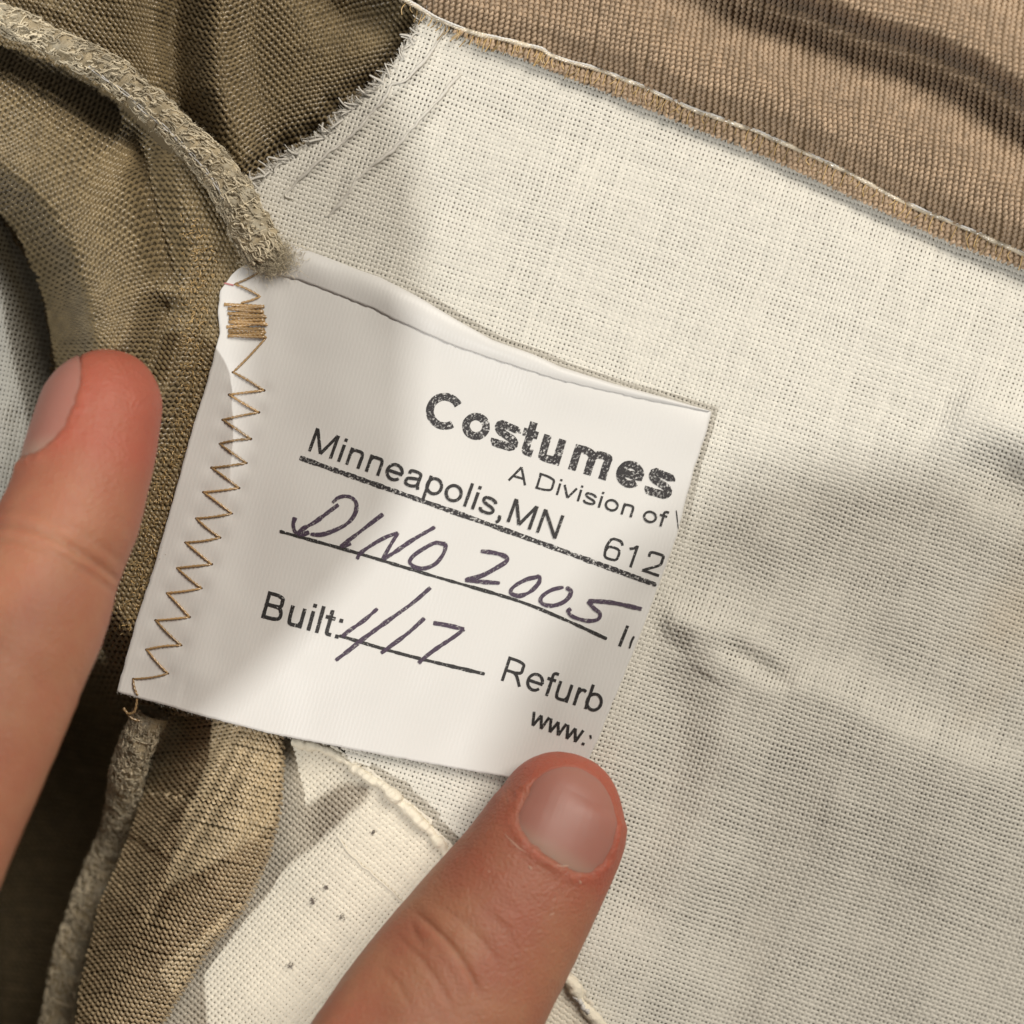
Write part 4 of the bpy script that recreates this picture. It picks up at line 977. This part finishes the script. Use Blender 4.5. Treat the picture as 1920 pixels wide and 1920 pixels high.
def disp_index(Sg, Ph, P, N):
    d = disp_common(Sg, Ph, I_NAIL); x, y = to_px(P)
    for sp, dep in ((24.5, .30), (26.2, .18), (22.6, .12)):
        d = d - dep * np.exp(-((Sg - sp - .5 * np.sin(Ph * 2)) / .5) ** 2) * step(N[..., 2], -.2, .3)
    return d + .10 * vnoise(x + P[..., 2] * 8, y, 70, 611) + .035 * vnoise(x, y + P[..., 2] * 9, 22, 612)
def red_of(nail):
    def f(Sg, Ph, P):
        r, _ = nail_r(Sg, Ph, *nail); x, y = to_px(P)
        return np.clip(.62 * np.exp(-((Sg - 3) / 12.) ** 2) + .10 * np.exp(-((r - 1.15) / .16) ** 2) + .20 * vnoise(x, y, 90, 621), 0, 1)
    return f

def joined_hand():
    objs = []
    for F, dsp, rd in ((THUMB, disp_thumb, red_of(T_NAIL)), (INDEX, disp_index, red_of(I_NAIL))):
        v, f, r = F.grid(dsp, rd); objs.append(mesh_obj('person', v, f, M_SKIN, rnd=r))
    extra = [  # palm with the wrist, then the three curled fingers, all outside the picture
        Finger([(100, 2330, 31, 330, .55), (-40, 2560, 36, 480, .50), (-200, 2850, 42, 560, .42), (-360, 3200, 48, 520, .42), (-480, 3600, 54, 400, .55), (-560, 4100, 60, 390, .6)], 0, 26, 16, 60, 64),
        Finger([(-620, 1500, 14, 122, .9), (-560, 1640, 24, 130, .95), (-520, 1850, 34, 150, 1), (-500, 2200, 40, 175, 1), (-480, 2600, 42, 200, 1)], 0, 8, 7, 60, 48),
        Finger([(-860, 1720, 14, 118, .9), (-800, 1850, 24, 128, .95), (-740, 2040, 33, 145, 1), (-690, 2350, 40, 165, 1), (-640, 2700, 42, 190, 1)], 0, 8, 7, 60, 48),
        Finger([(-1080, 2080, 14, 100, .9), (-1020, 2200, 23, 110, .95), (-940, 2360, 32, 122, 1), (-860, 2600, 38, 140, 1), (-760, 2900, 42, 165, 1)], 0, 7, 6, 60, 48)]
    for F in extra:
        v, f, r = F.grid(); objs.append(mesh_obj('person', v, f, M_SKIN, rnd=np.full(len(v), .2)))
    base = objs[0]
    for o in objs[1:]:
        m = base.modifiers.new('union', 'BOOLEAN'); m.operation = 'UNION'; m.object = o; m.solver = 'EXACT'
    dg = bpy.context.evaluated_depsgraph_get(); dg.update()
    me = bpy.data.meshes.new_from_object(base.evaluated_get(dg), preserve_all_data_layers=True, depsgraph=dg)
    for o in objs: bpy.data.objects.remove(o)
    me.polygons.foreach_set('use_smooth', np.full(len(me.polygons), True))
    o = bpy.data.objects.new('person', me); COL.objects.link(o)
    return o
hand = joined_hand()
hand['label'] = 'bare hand whose thumb and index finger hold the white label flat'; hand['category'] = 'person'
make_nail(THUMB, *T_NAIL, hand, .20)['label'] = 'broad pink thumbnail'
make_nail(INDEX, *I_NAIL, hand, .20)['label'] = 'pink index fingernail'

M_FLAKE = mat('dry_skin', (.58, .36, .27), .7, .3)
from mathutils.bvhtree import BVHTree
bv = BVHTree.FromPolygons([v.co for v in hand.data.vertices], [tuple(p.vertices) for p in hand.data.polygons])
def on_skin(px, py):
    d = Vector(W(px, py, 0.0) * 1e-3) - cam.location; h = bv.ray_cast(cam.location, d)
    return np.array(h[0]) * 1e3, np.array(h[1])
for path, wd in (([(1036, 1618), (1052, 1624), (1068, 1622), (1082, 1614), (1092, 1604)], 3.4), ([(1122, 1572), (1128, 1566)], 3.2), ([(990, 1622), (995, 1628), (998, 1634)], 4.0), ([(1086, 1650), (1090, 1658)], 4.2), ([(1030, 1716), (1040, 1712)], 3.0), ([(914, 1632), (920, 1636)], 2.6), ([(940, 1556), (956, 1574), (976, 1592), (1002, 1606)], 2.6)):
    p = smooth_line(path, 22) if len(path) > 2 else resample(path, 12)
    pts = []
    for x, y in p:
        c_, n_ = on_skin(float(x), float(y)); pts.append(c_ + n_ * .03)
    tt = np.linspace(0, 1, len(pts)); w_ = wd * S * .5 * np.sin(PI * np.clip(tt, .06, .94)) * (1 + .4 * vnoise(tt * 40, tt * 0, 5, int(path[0][0])))
    mesh_obj('dry_skin_flake', *tube(np.array(pts), w_, 6)[:2], M_FLAKE, hand)

# ---------------------------------------------------------------- unseen shade casters added above the cloth, shaped from the shadows they should throw
def over(px, py, H):
    """point at height H (mm) on the way from the cloth to the ceiling lamp"""
    g = W(np.asarray(px, float), np.asarray(py, float), np.full(np.shape(px), 1.0)); Lp = LDIR * 1100
    return g + (Lp - g) * ((H - 1.0) / (Lp[2] - 1.0))
def shade_caster(ctrl, H):
    """ctrl = (shadow px, shadow py, half width mm, extra height)"""
    P = np.array([over(a, b, H + e) for a, b, w_, e in ctrl]); R = np.array([w_ for _, _, w_, _ in ctrl])
    d = smooth_line(np.concatenate([P, R[:, None]], 1), 60); L = np.concatenate([[0], np.cumsum(np.linalg.norm(np.diff(d[:, :3], axis=0), axis=1))])
    rad = d[:, 3] * np.sqrt(np.clip(1 - (1 - np.clip(L / min(d[0, 3], 14), 0, 1)) ** 2, .0004, 1))
    v, q, r = tube(d[:, :3], rad, 32)
    return np.concatenate([v, [d[-1, :3]]]), [tuple(x) for x in q.tolist()] + [(len(v), len(v) - 32 + i, len(v) - 32 + (i + 1) % 32) for i in range(32)] 
caster_parts = [shade_caster([(110, 1392, 6.0, 0), (300, 1245, 6.8, 0), (470, 1075, 7.0, 0), (600, 900, 7.2, 0), (622, 720, 7.0, 0), (628, 520, 7.0, 0), (600, 330, 7.4, 0), (480, 120, 9, 3), (250, -300, 14, 8), (0, -900, 24, 16)], 254),
             shade_caster([(-20, 1300, 13, 0), (10, 1500, 14, 0), (-20, 1700, 13.5, 0), (-60, 1950, 13, 0), (-90, 2400, 16, 0)], 256)]  # second caster, added to darken the hollow at lower left

def union(parts, m, name):
    objs = [mesh_obj(name, v, f, m) for v, f in parts]; base = objs[0]
    for o in objs[1:]:
        b = base.modifiers.new('union', 'BOOLEAN'); b.operation = 'UNION'; b.object = o; b.solver = 'EXACT'
    dg = bpy.context.evaluated_depsgraph_get(); dg.update()
    me = bpy.data.meshes.new_from_object(base.evaluated_get(dg), depsgraph=dg)
    for o in objs: bpy.data.objects.remove(o)
    me.polygons.foreach_set('use_smooth', np.full(len(me.polygons), True))
    o = bpy.data.objects.new(name, me); COL.objects.link(o); return o
caster_parts.append(shade_caster([(1045, 1740, 36, 0), (1400, 1755, 36, 0), (2000, 1785, 38, 4), (2800, 1820, 45, 10)], 380))  # blunt forearm-shaped caster, added to shade the lining at lower right
for v, f in caster_parts[3:]: pass
finger_caster = union(caster_parts[:2], M_SKIN, 'person'); finger_caster['label'] = 'finger-shaped shade caster added out of view above the cloth, shading the label'; finger_caster['category'] = 'person'
v, f = caster_parts[2]; M_CASTER = mat('shade_caster_cloth', (.10, .10, .12), .9, .2)
arm = mesh_obj('person', v, f, M_CASTER); arm['label'] = 'forearm-shaped shade caster added out of view above the cloth'; arm['category'] = 'person'
